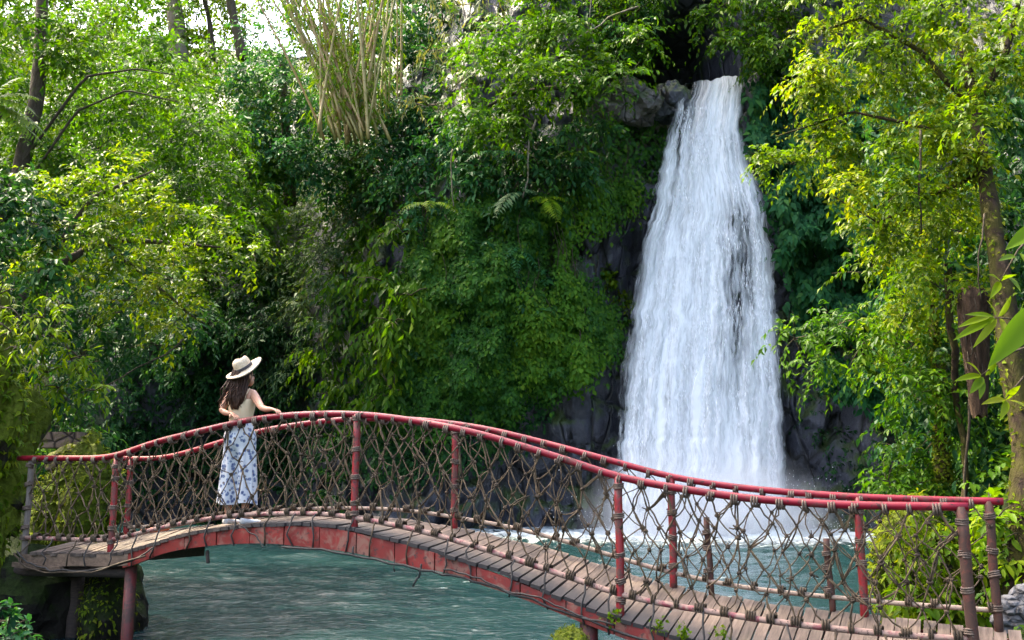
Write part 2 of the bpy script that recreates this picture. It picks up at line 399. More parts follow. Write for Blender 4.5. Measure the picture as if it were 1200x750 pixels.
bank('river_bank', [0, 5.2, 7.5, 9, 11, 16, 30, 38, 47], [2.2, 2.6, 3.1, 3.9, 4.6, 7.0, 13, 15.5, 17], 1, 4.0, 'mossy river bank at the lower end of the bridge', ([0, 6, 7.5, 9, 12, 30, 47], [1.0, 1.15, 1.25, 2.5, 5, 9, 12]), M['shade_dark_bank'])

# ------------------------------------------------------------------ river water
def water_mat():
    m, n, b = mat_new('river_water')
    v = coords(n, 'Object'); tc = n.nodes.new('ShaderNodeTexCoord'); sx = n.nodes.new('ShaderNodeSeparateXYZ'); n.links.new(tc.outputs['Object'], sx.inputs[0])
    at = N(n, 'ShaderNodeAttribute', attribute_name='foam')
    n1 = noise(n, 2.2, 7, .7, coords(n, 'Object', (1, .8, 1)), 1.2)
    ad = N(n, 'ShaderNodeMath', operation='ADD'); n.links.new(n1.outputs['Fac'], ad.inputs[0]); n.links.new(at.outputs['Fac'], ad.inputs[1])
    fr = ramp(n, ad.outputs[0], [(.67, (0, 0, 0)), (.98, (1, 1, 1))])
    n2 = noise(n, .35, 3, .5, v); dc = ramp(n, n2.outputs['Fac'], [(.35, (.005, .019, .022)), (.65, (.009, .026, .028))])
    col = mixc(n, fr.outputs[0], dc.outputs[0], (.50, .56, .57)); n.links.new(col, b.inputs['Base Color'])
    rr = ramp(n, fr.outputs[0], [(0, (.055, .055, .055)), (1, (.7, .7, .7))]); n.links.new(rr.outputs[0], b.inputs['Roughness']); b.inputs['IOR'].default_value = 1.33
    n3 = noise(n, 5.5, 6, .6, coords(n, 'Object', (1, 1.7, 1)), .6); bump(n, b, n3.outputs['Fac'], .5, .08)
    return m
M['water'] = water_mat()
wx = np.concatenate([np.arange(-24, -10, .4), np.arange(-10, 17, .09), np.arange(17, 20, .4)]); wy = np.concatenate([np.arange(2, 10, .3), np.arange(10, 24, .075), np.arange(24, 46, .16)])
WX, WY = np.meshgrid(wx, wy)
FALL = np.array([7.4, 37.4])
fd = np.hypot((WX - FALL[0]) / 1.5, WY - FALL[1])
tur = .3 + 1.0 * np.exp(-fd / 9) + 2.0 * np.exp(-fd / 3.5)
WZ = tur * (.11 * fbm(xyz(WX * .9 + .3 * WY, WY * 1.3, .4), 4) + .028 * fbm(xyz(WX * 4.5, WY * 6, 2.4), 3))
glint = np.clip(fbm(xyz(WX * 2.4, WY * 6.5, 9.4), 4) - .36, 0, 1) * (.35 + .65 * (fbm(xyz(WX * .25, WY * .5, 4.4), 2) > -.1))  # sky glints on the ripples, painted as pale flecks
foam = .50 * np.exp(-(fd / 6.5) ** 2) + .16 * np.exp(-fd / 8) + .20 * glint + .06 * np.clip(WZ / .1, -1, 1) - .015  # foam by the falls plus the painted glint flecks
tag(quads('river_water', np.stack([WX, WY, WZ], -1).reshape(-1, 3), grid_faces(len(wx), len(wy)), M['water'], smooth=True, attrs={'foam': foam}), 'teal river pool with foam below the waterfall', 'water', kind='structure')

# ------------------------------------------------------------------ waterfall
FZ = [85, 100, 120, 150, 180, 215, 250, 300, 360, 430, 500, 560, 620, 650]
FL = [802, 798, 793, 787, 783, 778, 768, 757, 747, 736, 727, 721, 716, 712]
FR = [872, 874, 872, 868, 872, 884, 893, 900, 906, 911, 916, 920, 924, 927]
nu, nv = 150, 320
pyv = np.interp(np.linspace(0, 1, nv), [0, 1], [85, 646])
U, PY = np.meshgrid(np.linspace(0, 1, nu), pyv)
PYR = PY.copy()
PY = PY + ((1 - U) ** 1.3 * 20 + 5 * fbm(xyz(U * 6, 0 * U, 8.8), 3)) * (1 - np.clip((PY - 85) / 120, 0, 1))
PXL = np.interp(PY, FZ, FL) - np.interp(PY, [85, 140, 300], [8, 13, 25]) + 2 * fbm(xyz(PY * .09, 1.2, 0), 3); PXR = np.interp(PY, FZ, FR) + np.interp(PY, [85, 140, 300], [8, 11, 22]) + 2 * fbm(xyz(PY * .09, 7.7, 0), 3)
def sst(x):
    x = np.clip(x, 0, 1); return x * x * (3 - 2 * x)
def falls_layer(name, dY, ampl, seed, thin, label=None, parent=None):
    PX = PXL + (PXR - PXL) * U
    t = np.clip((PY - 85) / 560, 0, 1); edge0 = np.minimum(U, 1 - U)
    fold = fbm(xyz(U * 9 + seed + .8 * t, t * 1.6, seed), 3) * np.clip(edge0 / .12, 0, 1)
    Y = 41.0 - 3.5 * np.sqrt(t) * (1 - (2 * U - 1) ** 2 * .15) + dY - ampl * fold * (.3 + t)
    V = P(PX, PY, Y)
    if dY == 0:      # the stream lies on the ledge behind the lip before it drops
        back = V[0].copy(); rows = [back + np.array([0, d_, .05 * d_]) for d_ in (6.0, 3.0, 1.0, .3)]
        bed = np.concatenate([np.stack(rows), V[:1]]); quads('stream_bed', bed.reshape(-1, 3), grid_faces(nu, 5), M['water'], parent, smooth=True, attrs={'foam': np.full(bed.shape[0] * nu, .2)})
    # thickness of the water: heavy threads, thin gaps where wet rock shows through
    top = np.clip((200 - PY) / 110, 0, 1)
    heavy = 1.0 + .30 * np.exp(-((U - (.62 - .35 * t)) / .22) ** 2) + .22 * np.exp(-((U - (.75 - .1 * (1 - top))) / .13) ** 2) * top
    heavy = heavy - .50 * np.exp(-((U - .70) / .10) ** 2) * np.clip((t - .2) / .1, 0, 1) * np.clip((.72 - t) / .25, 0, 1) - .52 * top * np.exp(-((U - .30) / .20) ** 2) - .20 * top
    edge = np.minimum(U, 1 - U); heavy = heavy - .20 * np.exp(-((U - .20 - .05 * np.sin(t * 9)) / .05) ** 2) - .16 * np.exp(-((U - .48 + .06 * t) / .035) ** 2) * (t > .15) + .30 * fbm(xyz(U * 8 + seed, t * 2.2, 4.4), 2) + .30 * fbm(xyz(U * 16 + seed, t * 11, 7.4), 2) * (1 - .6 * t)
    heavy = heavy + .22 * np.clip((t - .55) / .4, 0, 1) - thin
    st = fbm(xyz(U * 24 + seed * 3, t * 4, seed), 3) * .14 * np.clip(edge / .2, 0, 1) + fbm(xyz(U * 55, t * (30 - 16 * t), seed + 5), 3) * .30
    return quads(name, V.reshape(-1, 3), grid_faces(nu, nv), M['fall'], parent, smooth=True, attrs={'thick': np.clip(heavy + st * sst(edge / .25), -.5, 1.3) - 1.7 * (1 - sst(edge / .24)) ** 2, 'fu': U, 'ft': t})
def fall_mat():
    m, n, b = mat_new('falling_water')
    th = N(n, 'ShaderNodeAttribute', attribute_name='thick'); fu = N(n, 'ShaderNodeAttribute', attribute_name='fu'); ft = N(n, 'ShaderNodeAttribute', attribute_name='ft')
    cm = n.nodes.new('ShaderNodeCombineXYZ')
    m1 = N(n, 'ShaderNodeMath', operation='MULTIPLY'); m1.inputs[1].default_value = 70; n.links.new(fu.outputs['Fac'], m1.inputs[0])
    m2 = N(n, 'ShaderNodeMath', operation='MULTIPLY'); m2.inputs[1].default_value = 22; n.links.new(ft.outputs['Fac'], m2.inputs[0])
    n.links.new(m1.outputs[0], cm.inputs[0]); n.links.new(m2.outputs[0], cm.inputs[1])
    nz = noise(n, 1.0, 7, .68, cm.outputs[0], .5)
    a1 = N(n, 'ShaderNodeMath', operation='MULTIPLY_ADD'); n.links.new(nz.outputs['Fac'], a1.inputs[0]); a1.inputs[1].default_value = 1.5; a1.inputs[2].default_value = -.85
    a2 = N(n, 'ShaderNodeMath', operation='ADD'); n.links.new(a1.outputs[0], a2.inputs[0]); n.links.new(th.outputs['Fac'], a2.inputs[1])
    al = ramp(n, a2.outputs[0], [(.10, (0, 0, 0)), (.98, (1, 1, 1))])
    b.inputs['Base Color'].default_value = (.94, .95, .96, 1); b.inputs['Roughness'].default_value = .6
    t = n.nodes.new('ShaderNodeBsdfTranslucent'); t.inputs[0].default_value = (.93, .95, .97, 1)
    mx = n.nodes.new('ShaderNodeMixShader'); mx.inputs[0].default_value = .35; n.links.new(b.outputs[0], mx.inputs[1]); n.links.new(t.outputs[0], mx.inputs[2])
    tr = n.nodes.new('ShaderNodeBsdfTransparent'); m3 = n.nodes.new('ShaderNodeMixShader')
    n.links.new(al.outputs[0], m3.inputs[0]); n.links.new(tr.outputs[0], m3.inputs[1]); n.links.new(mx.outputs[0], m3.inputs[2])
    n.links.new(m3.outputs[0], n.nodes['Material Output'].inputs['Surface']); bump(n, b, a2.outputs[0], .3, .12)
    return m
M['fall'] = fall_mat()
wf = thing('waterfall', (7.6, 39, 0), 'tall white waterfall pouring over the dark cliff into the pool', 'waterfall')
falls_layer('water_sheet', 0, .55, 1.3, 0.04, parent=wf)
falls_layer('water_sheet', -.55, .6, 5.1, .26, parent=wf)
falls_layer('water_sheet', -1.0, .5, 9.4, .42, parent=wf)
def droplets(name, pos, size, stretch, mat, parent):
    n_ = len(pos); rr = np.random.default_rng(5)
    ang = rr.uniform(0, 6.28, n_)
    base = np.array([[math.cos(a), math.sin(a), 0] for a in (0, 2.094, 4.189)])
    V = np.zeros((n_, 5, 3))
    for k in range(3):
        a = ang + k * 2.094; V[:, k, 0] = np.cos(a) * size; V[:, k, 1] = np.sin(a) * size
    V[:, 3, 2] = stretch * size; V[:, 4, 2] = -stretch * size; V[:, :, 0] += V[:, :, 2] * rr.normal(0, .12, n_)[:, None]
    V = V + pos[:, None, :]
    T = np.array([[0, 1, 3], [1, 2, 3], [2, 0, 3], [1, 0, 4], [2, 1, 4], [0, 2, 4]])
    T = (np.arange(n_)[:, None, None] * 5 + T[None]).reshape(-1, 3)
    o = quads(name, V.reshape(-1, 3), None, mat, parent, smooth=False, ntri=T); o['kind'] = 'stuff'; return o
M['drop'] = plain('white_water', (.9, .92, .95), .45)
rr = np.random.default_rng(11)
nd = 11000
py_ = 88 + 555 * rr.uniform(0, 1, nd) ** .85
e = rr.uniform(0, 1, nd); u_ = rr.uniform(0.05, .95, nd)
pl = np.interp(py_, FZ, FL); pr = np.interp(py_, FZ, FR)
tt = np.clip((py_ - 85) / 560, 0, 1)
Yd = 40.6 - 3.5 * np.sqrt(tt) * (1 - (2 * np.clip(u_, 0, 1) - 1) ** 2 * .15) - rr.uniform(.1, 1.5, nd)
px_ = pl + (pr - pl) * u_; ck = (fbm(xyz(px_ * .08, py_ * .035, 3), 3) > -.15) & (py_ > 125)
droplets('spray', P(px_, py_, Yd)[ck], rr.uniform(.005, .013, nd)[ck], (5.0 + 14 * rr.uniform(0, 1, nd) ** 2)[ck], M['drop'], wf)
nb_ = 3500
bx = rr.normal(7.4, 2.1, nb_); by = 36.2 + rr.normal(0, 1.3, nb_); bz = np.abs(rr.normal(0, .9, nb_))
droplets('splash', xyz(bx, by, bz), rr.uniform(.006, .016, nb_), np.full(nb_, 1.6), M['drop'], wf)
def mist(name, c, rad, dens, label):
    bm = bmesh.new(); bmesh.ops.create_icosphere(bm, subdivisions=3, radius=1.0)
    me = bpy.data.meshes.new(name); bm.to_mesh(me); bm.free()
    m = bpy.data.materials.new(name); m.use_nodes = True; n = m.node_tree; n.nodes.remove(n.nodes['Principled BSDF'])
    pv_ = n.nodes.new('ShaderNodeVolumePrincipled'); pv_.inputs['Color'].default_value = (.95, .97, 1, 1); pv_.inputs['Anisotropy'].default_value = .2
    v = coords(n, 'Object'); ln = N(n, 'ShaderNodeVectorMath', operation='LENGTH'); n.links.new(v, ln.inputs[0])
    fr = ramp(n, ln.outputs['Value'], [(0.1, (1, 1, 1)), (.95, (0, 0, 0))], 'EASE'); nz = noise(n, 2.2, 4, .6, v)
    nr = ramp(n, nz.outputs['Fac'], [(.36, (.02, .02, .02)), (.66, (1, 1, 1))])
    m1 = N(n, 'ShaderNodeMath', operation='MULTIPLY'); n.links.new(fr.outputs[0], m1.inputs[0]); n.links.new(nr.outputs[0], m1.inputs[1])
    m2 = N(n, 'ShaderNodeMath', operation='MULTIPLY'); n.links.new(m1.outputs[0], m2.inputs[0]); m2.inputs[1].default_value = dens
    n.links.new(m2.outputs[0], pv_.inputs['Density']); n.links.new(pv_.outputs[0], n.nodes['Material Output'].inputs['Volume'])
    me.materials.append(m); o = link(name, me); o.location = c; o.scale = rad
    return tag(o, label, 'mist', kind='stuff')
mist('mist', (7.0, 35.8, .3), (5.4, 3.0, 3.8), 2.0, 'pale spray mist rising where the waterfall hits the pool')

# ------------------------------------------------------------------ foliage
def leaves_mesh(name, pos, ax, nrm, length, wr, mat, parent, rng, fold=.18, curl=.15, rich=False, bias=None):
    n_ = len(pos); ax = unit(ax); sidev = unit(np.cross(ax, nrm)); up = np.cross(sidev, ax)
    L = length[:, None]; Wd = (length * wr)[:, None] * .5
    rnd = np.clip(rng.beta(2, 2.2, n_) + (0 if bias is None else bias), 0, 1)
    if rich:
        c1 = pos + ax * L * .28 - up * L * .0; c2 = pos + ax * L * .66 - up * L * curl * .45; tip = pos + ax * L - up * L * curl
        V = np.stack([pos, c1 + sidev * Wd * .85 + up * Wd * fold * 2, c1, c1 - sidev * Wd * .85 + up * Wd * fold * 2,
                      c2 + sidev * Wd * .8 + up * Wd * fold * 2, c2, c2 - sidev * Wd * .8 + up * Wd * fold * 2, tip], 1)
        b = np.arange(n_)[:, None, None] * 8
        Q = (b + np.array([[1, 4, 5, 2], [2, 5, 6, 3]])).reshape(-1, 4); T = (b + np.array([[0, 1, 2], [0, 2, 3], [4, 7, 5], [5, 7, 6]])).reshape(-1, 3)
        return quads(name, V.reshape(-1, 3), Q, mat, parent, attrs={'rnd': np.repeat(rnd, 8)}, ntri=T)
    cm = pos + ax * L * .45; tip = pos + ax * L - up * L * curl
    V = np.stack([pos, cm + sidev * Wd + up * Wd * fold * 2, tip, cm - sidev * Wd + up * Wd * fold * 2, cm], 1)
    b = np.arange(n_)[:, None, None] * 5
    Q = (b + np.array([[0, 1, 2, 4], [0, 4, 2, 3]])).reshape(-1, 4)
    return quads(name, V.reshape(-1, 3), Q, mat, parent, attrs={'rnd': np.repeat(rnd, 5)})

def spray_leaves(rng, o, d, nl, tl, ll, droop=.5, spread=.9, up=.7, hang=.35):
    """leaves set along little twigs: o origins, d directions; returns pos, axis, normal, length"""
    n_ = len(o); d = unit(d)
    t = (np.arange(nl)[None] + .6 + rng.uniform(-.25, .25, (n_, nl))) / nl
    L = tl * rng.uniform(.6, 1.3, (n_, 1))
    pos = o[:, None] + d[:, None] * (L * t)[..., None] + np.array([0, 0, -1.0]) * (droop * L * t ** 2)[..., None]
    tan = unit(d[:, None] + np.array([0, 0, -2.0]) * (droop * t)[..., None])
    side = np.where(np.arange(nl) % 2, 1.0, -1.0)[None, :, None]
    bn = unit(np.cross(d, np.array([0, 0, 1.0]) + rng.normal(0, .35, (n_, 3))))[:, None]
    last = (np.arange(nl) == nl - 1)[None, :, None]
    ax = tan * np.where(last, 1.4, .65) + bn * side * np.where(last, .1, spread) + rng.normal(0, .28, (n_, nl, 3)) + np.array([0, 0, -hang])
    nr = np.array([0, 0, up]) + rng.normal(0, .42, (n_, nl, 3)) + d[:, None] * .35
    ln = ll * rng.uniform(.55, 1.25, (n_, nl)) * (1 - .25 * np.abs(t - .4))
    return pos.reshape(-1, 3), ax.reshape(-1, 3), nr.reshape(-1, 3), ln.ravel()

def inpoly(px, py, poly):
    inside = np.zeros(len(px), bool); n_ = len(poly)
    for i in range(n_):
        x1, y1 = poly[i]; x2, y2 = poly[(i + 1) % n_]
        if y1 == y2: continue
        c = ((y1 > py) != (y2 > py)) & (px < (x2 - x1) * (py - y1) / (y2 - y1) + x1); inside ^= c
    return inside

def scatter(rng, poly, spacing):
    """even points in an outline: (px, py)"""
    poly = np.asarray(poly, float); lo = poly.min(0); hi = poly.max(0)
    gx, gy = np.meshgrid(np.arange(lo[0], hi[0], spacing), np.arange(lo[1], hi[1], spacing * .9))
    gx = gx + (np.arange(gx.shape[0]) % 2)[:, None] * spacing / 2
    px = gx.ravel() + rng.uniform(-.45, .45, gx.size) * spacing; py = gy.ravel() + rng.uniform(-.45, .45, gx.size) * spacing
    k = inpoly(px, py, poly); return px[k], py[k]

def poly_area(p):
    p = np.asarray(p, float); x, y = p[:, 0], p[:, 1]
    return .5 * abs((x * np.roll(y, -1) - np.roll(x, -1) * y).sum())

COV = 2.1
def plant(name, label, cat, poly, Y, lpx, mat, group=None, clump=34, cover=3.4, depth=1.6, nl=9, wr=.42, droop=.5, hang=.35, up=.7, spread=.9, seed=0, stems=None, stem_r=.03, stem_mat='twig', base=None, back=.25, rich=False, bulge=.6, twigs=True, fold=.18, curl=.15, out=(0, -1, .55)):
    """one shrub, tree crown or climber. poly: its outline in the picture, Y: distance (number, or 'cliff' to cling to the cliff)."""
    rng = np.random.default_rng(1000 + seed * 77)
    px, py = scatter(rng, poly, clump)
    if isinstance(Y, str):
        Yc = cliff_hit(px, py) - .15
        Yc = Yc - rng.uniform(0, 1, len(px)) * depth * .5
    else:
        Yc = (Y(px, py) if callable(Y) else np.full(len(px), float(Y))) + rng.uniform(-.5, .5, len(px)) * depth
    cen = P(px, py, Yc); mpp = Yc / F / .95                         # metres per pixel there
    ml = lpx * mpp.mean()
    area = poly_area(poly); total = COV * cover * area / (.30 * lpx ** 2)
    nsp = max(1, int(round(total / nl / max(len(px), 1))))
    rad = clump * mpp * rng.uniform(.6, 1.15, len(px))
    K = len(px)
    dirs = rng.normal(0, 1, (K, nsp, 3)); dirs = unit(dirs)
    outv = np.array(out)
    dirs = unit(dirs * .95 + outv * rng.choice([1, -.3], (K, nsp, 1), p=[1 - back, back]) * .8)
    rfr = rng.uniform(.25, 1, (K, nsp, 1)) ** .6
    o = cen[:, None] + dirs * rfr * rad[:, None, None] * np.array([1, bulge * depth / 1.6 + .35, .9]) - dirs * ml * 1.0
    o = o.reshape(-1, 3); d = dirs.reshape(-1, 3)
    d = unit(d + rng.normal(0, .35, d.shape))
    tl = ml * (1.2 + .17 * nl)
    pos, ax, nr, ln = spray_leaves(rng, o, d, nl, tl, ml, droop, spread, up, hang)
    clb = np.repeat(rng.normal(0, .14, K), nsp * nl)
    bz = cen[:, 2].min()
    bc = cen[cen[:, 2].argmin()] if base is None else np.array(base)
    root = thing(name, bc, label, cat, group)
    cr = leaves_mesh('crown' if 'tree' in name else 'foliage', pos, ax, nr, ln, wr, LM[mat], root, rng, fold=fold, curl=curl, rich=rich, bias=clb)
    if stems is not None:
        gs = Geo()
        for st in stems:
            pts = np.array([P(a[0], a[1], a[2]) for a in st['p']]) if isinstance(st, dict) else np.array([P(a[0], a[1], a[2]) for a in st])
            k = np.linspace(0, 1, len(pts)); kk = np.linspace(0, 1, max(8, len(pts) * (12 if stem_mat == 'bark' else 6)))
            sm = np.stack([np.interp(kk, k, pts[:, i]) for i in range(3)], -1)
            sm = sm + fbm(xyz(kk * 5, seed, 1) + np.zeros((len(kk), 3)), 2)[:, None] * stem_r * .8
            r0, r1 = (st['r'] if isinstance(st, dict) else (stem_r, stem_r * .35))
            gs.tube(sm, np.linspace(r0, r1, len(kk)) * (1 + .13 * fbm(xyz(kk * 14, seed, 3), 3)), 18 if stem_mat == 'bark' else 10)
        gs.build('trunk' if 'tree' in name else 'stem', M[stem_mat], root)
        if stem_mat == 'bark':
            for Vq in gs.V: Vq += unit(Vq - Vq.mean(0))[:, :] * 0 + np.stack([fbm(Vq * np.array([16, 16, 5]) + 40 * j, 4) for j in range(3)], -1) * np.array([.022, .022, .0])
            VV = np.concatenate(gs.V); q = np.minimum(rng.integers(0, len(VV), 2600), rng.integers(0, len(VV), 2600)) if False else rng.integers(0, len(VV), 2600); pp = VV[q] + rng.normal(0, .012, (2600, 3)); pp[:, 2] += rng.uniform(-.12, .12, 2600)
            ctr_ = VV.mean(0); ax_ = rng.normal(0, 1, (2600, 3)) + np.array([-.6, -.6, -.8])
            leaves_mesh('moss', pp, ax_, rng.normal(0, .5, (2600, 3)) + np.array([-.3, -1, .4]), rng.uniform(.02, .085, 2600), .5, LM['moss'], root, rng)['kind'] = 'stuff'
    if twigs:      # thin branches that carry the sprays
        gt = Geo(); q = rng.permutation(len(o))[:min(len(o), 70)]
        for i in q:
            c = cen[i // nsp]; e = o[i] + d[i] * tl * .7
            midp = (c + e) / 2 + np.array([0, 0, .15 * ml])
            gt.tube([c, midp, e], [ml * .07, ml * .05, ml * .02], 4)
        gt.build('branch', M['twig'], root)['kind'] = 'stuff'
    return root

G_FAR = 'trees on the far wooded slope'; G_CL = 'plants clinging to the cliff'; G_SH = 'shrubs along the river banks'; G_TR = 'tall trees of the gorge'
def undergrowth():
    rng = np.random.default_rng(15); root = None
    n_ = 14500
    x = np.where(rng.uniform(0, 1, n_) < .35, rng.uniform(-30, -6, n_), np.where(rng.uniform(0, 1, n_) < .22, rng.uniform(15, 30, n_), rng.uniform(-36, 27, n_))); hh = np.interp(x, HX, HH); z = rng.uniform(-.5, 1.02, n_) ** 1.0 * hh
    bare = ((x > 1.4) & (x < 12.2) & (z < 20.5)) | ((x > 11) & (x < 14.5) & (z < 8)) | ((x > -7) & (x < 4) & (z < 5 + 1.5 * np.sin(x)))
    thin = (z < 9) & (x < -8)
    k = ~bare & (z > 0) & ~(thin & (rng.uniform(0, 1, n_) < .35))
    x, z = x[k], z[k]; y = cliffY(x, z) - .2
    o = xyz(x, y, z) + rng.normal(0, .25, (len(x), 3)); d = rng.normal(0, .6, o.shape) + np.array([0, -1, .4])
    for tone, sel_ in (('deep', (z < 11)), ('mid', (z >= 11))):  # shade and sun put into the leaf colour: darker below, lighter above
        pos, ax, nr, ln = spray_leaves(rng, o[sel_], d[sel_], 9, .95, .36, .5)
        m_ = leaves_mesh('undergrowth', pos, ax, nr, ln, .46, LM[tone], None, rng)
        tag(m_, 'low leaves coloured darker for shade on the lower gorge walls' if tone == 'deep' else 'low leaves coloured lighter for sun on the upper slopes of the gorge', 'undergrowth', kind='stuff')
undergrowth()
def bank_cover():
    rng = np.random.default_rng(16); allp = []
    for o in [o for o in C.objects if o.name.startswith('river_bank')]:
        V = np.empty(len(o.data.vertices) * 3, np.float32); o.data.vertices.foreach_get('co', V); V = V.reshape(-1, 3)
        side = 1 if V[:, 0].mean() > 0 else -1; d_ = np.abs(V[:, 0])
        k = (V[:, 2] > (.55 if side > 0 else 2.2)) & (V[:, 1] > 7.6) & (V[:, 1] < 34) & (d_ < 22); v = V[k]
        allp.append(v[rng.integers(0, len(v), 3300 if side > 0 else 1500)])
    o = np.concatenate(allp) + rng.normal(0, .12, (4800, 3)); d = rng.normal(0, .6, o.shape) + np.array([0, -.6, .7])
    sc_ = np.clip(o[:, 1] / 13, .7, 2.0); pos, ax, nr, ln = spray_leaves(rng, o, d, 9, .5, .17, .5); m9 = np.repeat(sc_, 9)
    base = np.repeat(o, 9, 0); pos = base + (pos - base) * m9[:, None]
    tag(leaves_mesh('undergrowth', pos, ax, nr, ln * m9, .46, LM['mid'], None, rng), 'leafy undergrowth covering both river banks', 'undergrowth', kind='stuff')
bank_cover()
def wall_cover(name, label, cat, poly, lpx, mat, seed, cover=4.0, lift=.15, lump=.5, wr=.62, edge=14, group='plants clinging to the cliff', droop=1.0, mat2=None, part='foliage'):
    """leaves lying like shingles on the rock, in lumps that follow the face"""
    rng = np.random.default_rng(4000 + seed); sp = math.sqrt(.20 * lpx ** 2 / cover)
    py0 = np.asarray(poly, float); px, py = scatter(rng, py0 + 0, sp)
    jit = fbm(xyz(px / edge / 2, py / edge / 2, seed), 3); keep = np.ones(len(px), bool)
    cen = py0.mean(0); px = px + (px - cen[0]) * .10 * jit; py = py + (py - cen[1]) * .10 * jit
    px = px + rng.normal(0, edge * .62, len(px)); py = py + rng.normal(0, edge * .62, len(py)) + np.abs(rng.normal(0, edge * .5, len(py)))
    n1 = fbm(xyz(px / 26, py / 34, seed * 1.7), 4); keep = n1 + .25 * rng.normal(0, 1, len(px)) > -.60; px, py, n1 = px[keep], py[keep], n1[keep]
    Y = cliff_hit(px, py) - lift - lump * (n1 + .6) - rng.uniform(0, .18, len(px)) * (1 + lump)
    pos = P(px, py, Y); m = Y / F / .95; n_ = len(pos)
    ln = lpx * m * rng.uniform(.6, 1.35, n_) * (1 + .25 * n1)
    ax = xyz(rng.normal(0, .55, n_), -.35 + rng.normal(0, .25, n_), -droop + rng.normal(0, .45, n_)); nr = xyz(rng.normal(0, .35, n_), -1 + rng.normal(0, .2, n_), .75 + rng.normal(0, .3, n_))
    root = thing(name, pos[pos[:, 2].argmin()], label, cat, group)
    colb = .16 * fbm(xyz(px / 14, py / 60, seed + 9), 3) + .12 * n1
    leaves_mesh(part, pos, ax, nr, ln, wr, LM[mat], root, rng, fold=.12, curl=.22, bias=colb)
    g_ = Geo()
    for i in rng.permutation(n_)[:26]:
        p = pos[i] + (0, .12, 0); L_ = rng.uniform(.6, 2.0); t = np.linspace(0, 1, 6); g_.tube(xyz(p[0] + .12 * np.sin(t * 4 + i), p[1] + 0 * t, p[2] + L_ * t), .014, 4)
    g_.build('stem', M['twig'], root)['kind'] = 'stuff'
    return root
# --- far slope, upper left
plant('jungle_tree', 'pale hazy tree with a thick upright trunk on the far slope', 'tree', [(110, -30), (262, -30), (250, 60), (235, 110), (150, 115), (120, 60)], 54, 8, 'lime', G_FAR, 30, 2.4, 5, seed=1, stems=[{'p': [(213, 95, 53), (208, 40, 53), (196, -40, 53)], 'r': (.55, .35)}], stem_mat='pale_bark')
plant('jungle_tree', 'thin dark leaning tree against the bright gap in the canopy', 'tree', [(255, -30), (330, -30), (330, 20), (300, 45), (262, 30)], 55, 7, 'lime', G_FAR, 26, 1.3, 4, seed=2, stems=[{'p': [(286, 70, 52), (276, 30, 52), (262, -40, 52)], 'r': (.3, .2)}, {'p': [(250, 70, 53), (245, 20, 53), (232, -30, 53)], 'r': (.18, .1)}], stem_mat='twig')
plant('jungle_tree', 'bright green bushy tree below the hazy gap in the canopy', 'tree', [(150, 95), (215, 60), (262, 62), (300, 95), (335, 130), (330, 210), (300, 290), (260, 330), (190, 260), (140, 180)], lambda x, y: 47 - (y - 80) * .03, 8, 'mid', G_FAR, 32, 3.6, 4, seed=3, stems=[{'p': [(235, 330, 47), (240, 250, 47), (250, 150, 47)], 'r': (.3, .15)}])
plant('jungle_tree', 'deep blue green evergreen mound beside the bamboo', 'tree', [(278, 75), (310, 30), (345, 35), (368, 90), (395, 150), (400, 215), (350, 245), (310, 230), (290, 170)], lambda x, y: 46 - (y - 60) * .02, 8, 'teal', G_FAR, 30, 3.8, 3.5, seed=4, stems=[{'p': [(340, 240, 46), (335, 150, 46), (330, 70, 46)], 'r': (.3, .15)}])
plant('jungle_tree', 'dark leafy tree behind the bamboo culms', 'tree', [(330, -30), (560, -30), (560, 100), (520, 180), (440, 190), (395, 140), (370, 60)], lambda x, y: 48 - (y + 30) * .025, 9, 'teal', G_FAR, 34, 3.2, 3, seed=5)
# --- bamboo clump
def bamboo_clump():
    rng = np.random.default_rng(21)
    base = P(415, 158, 41.5); root = thing('bamboo_clump', base, 'clump of tall yellow bamboo culms fanning out above the cliff', 'bamboo')
    specs = []
    for k in range(44):
        bx_ = rng.normal(414, 20); top = 300 + (k / 43) * 165 + rng.normal(0, 6)
        specs.append((bx_, 150 + rng.uniform(-8, 22) - abs(bx_ - 414) * .1, top + (bx_ - 414) * .5, -30, rng.uniform(38.4, 41.0)))
    for bx_, t in ((452, 448), (466, 465), (470, 471), (438, 430), (455, 462)): specs.append((bx_, 150, t, -60, 42.0))
    for bx_, by_, tx, ty, Y in specs:
        t = np.linspace(0, 1, 15); bend = (tx - bx_)
        px = bx_ + bend * (t ** 1.12); py = by_ + (ty - by_) * t
        pts = P(px, py, Y + rng.uniform(-.5, .5) * t); r = rng.uniform(.05, .09)
        rad = r * (1 - .45 * t); g_ = Geo(); V, Fc = tube(pts, rad, 6); g_.add(V, Fc)
        for q in range(1, 15, 1):
            c = pts[q]; dvec = unit(pts[min(q + 1, 14)] - pts[q - 1]); g_.tube([c - dvec * .02, c, c + dvec * .02], [rad[q] * .9, rad[q] * 1.28, rad[q] * .9], 6)
        g_.build('culm', M['bamboo'], root)
    # hanging bamboo leaves
    o = []; d = []
    for k in range(800):
        bx_, by_, tx, ty, Y = specs[rng.integers(len(specs))]; t = rng.uniform(.15, 1)
        p = P(bx_ + (tx - bx_) * t ** 1.35, by_ + (ty - by_) * t, Y); o.append(p + rng.normal(0, .25, 3)); d.append(rng.normal(0, 1, 3) + np.array([.2, -.3, -.1]))
    pos, ax, nr, ln = spray_leaves(rng, np.array(o), np.array(d), 7, .75, .34, .7, .6, .5, .8)
    leaves_mesh('foliage', pos, ax, nr, ln, .2, LM['lime'], root, rng)
bamboo_clump()
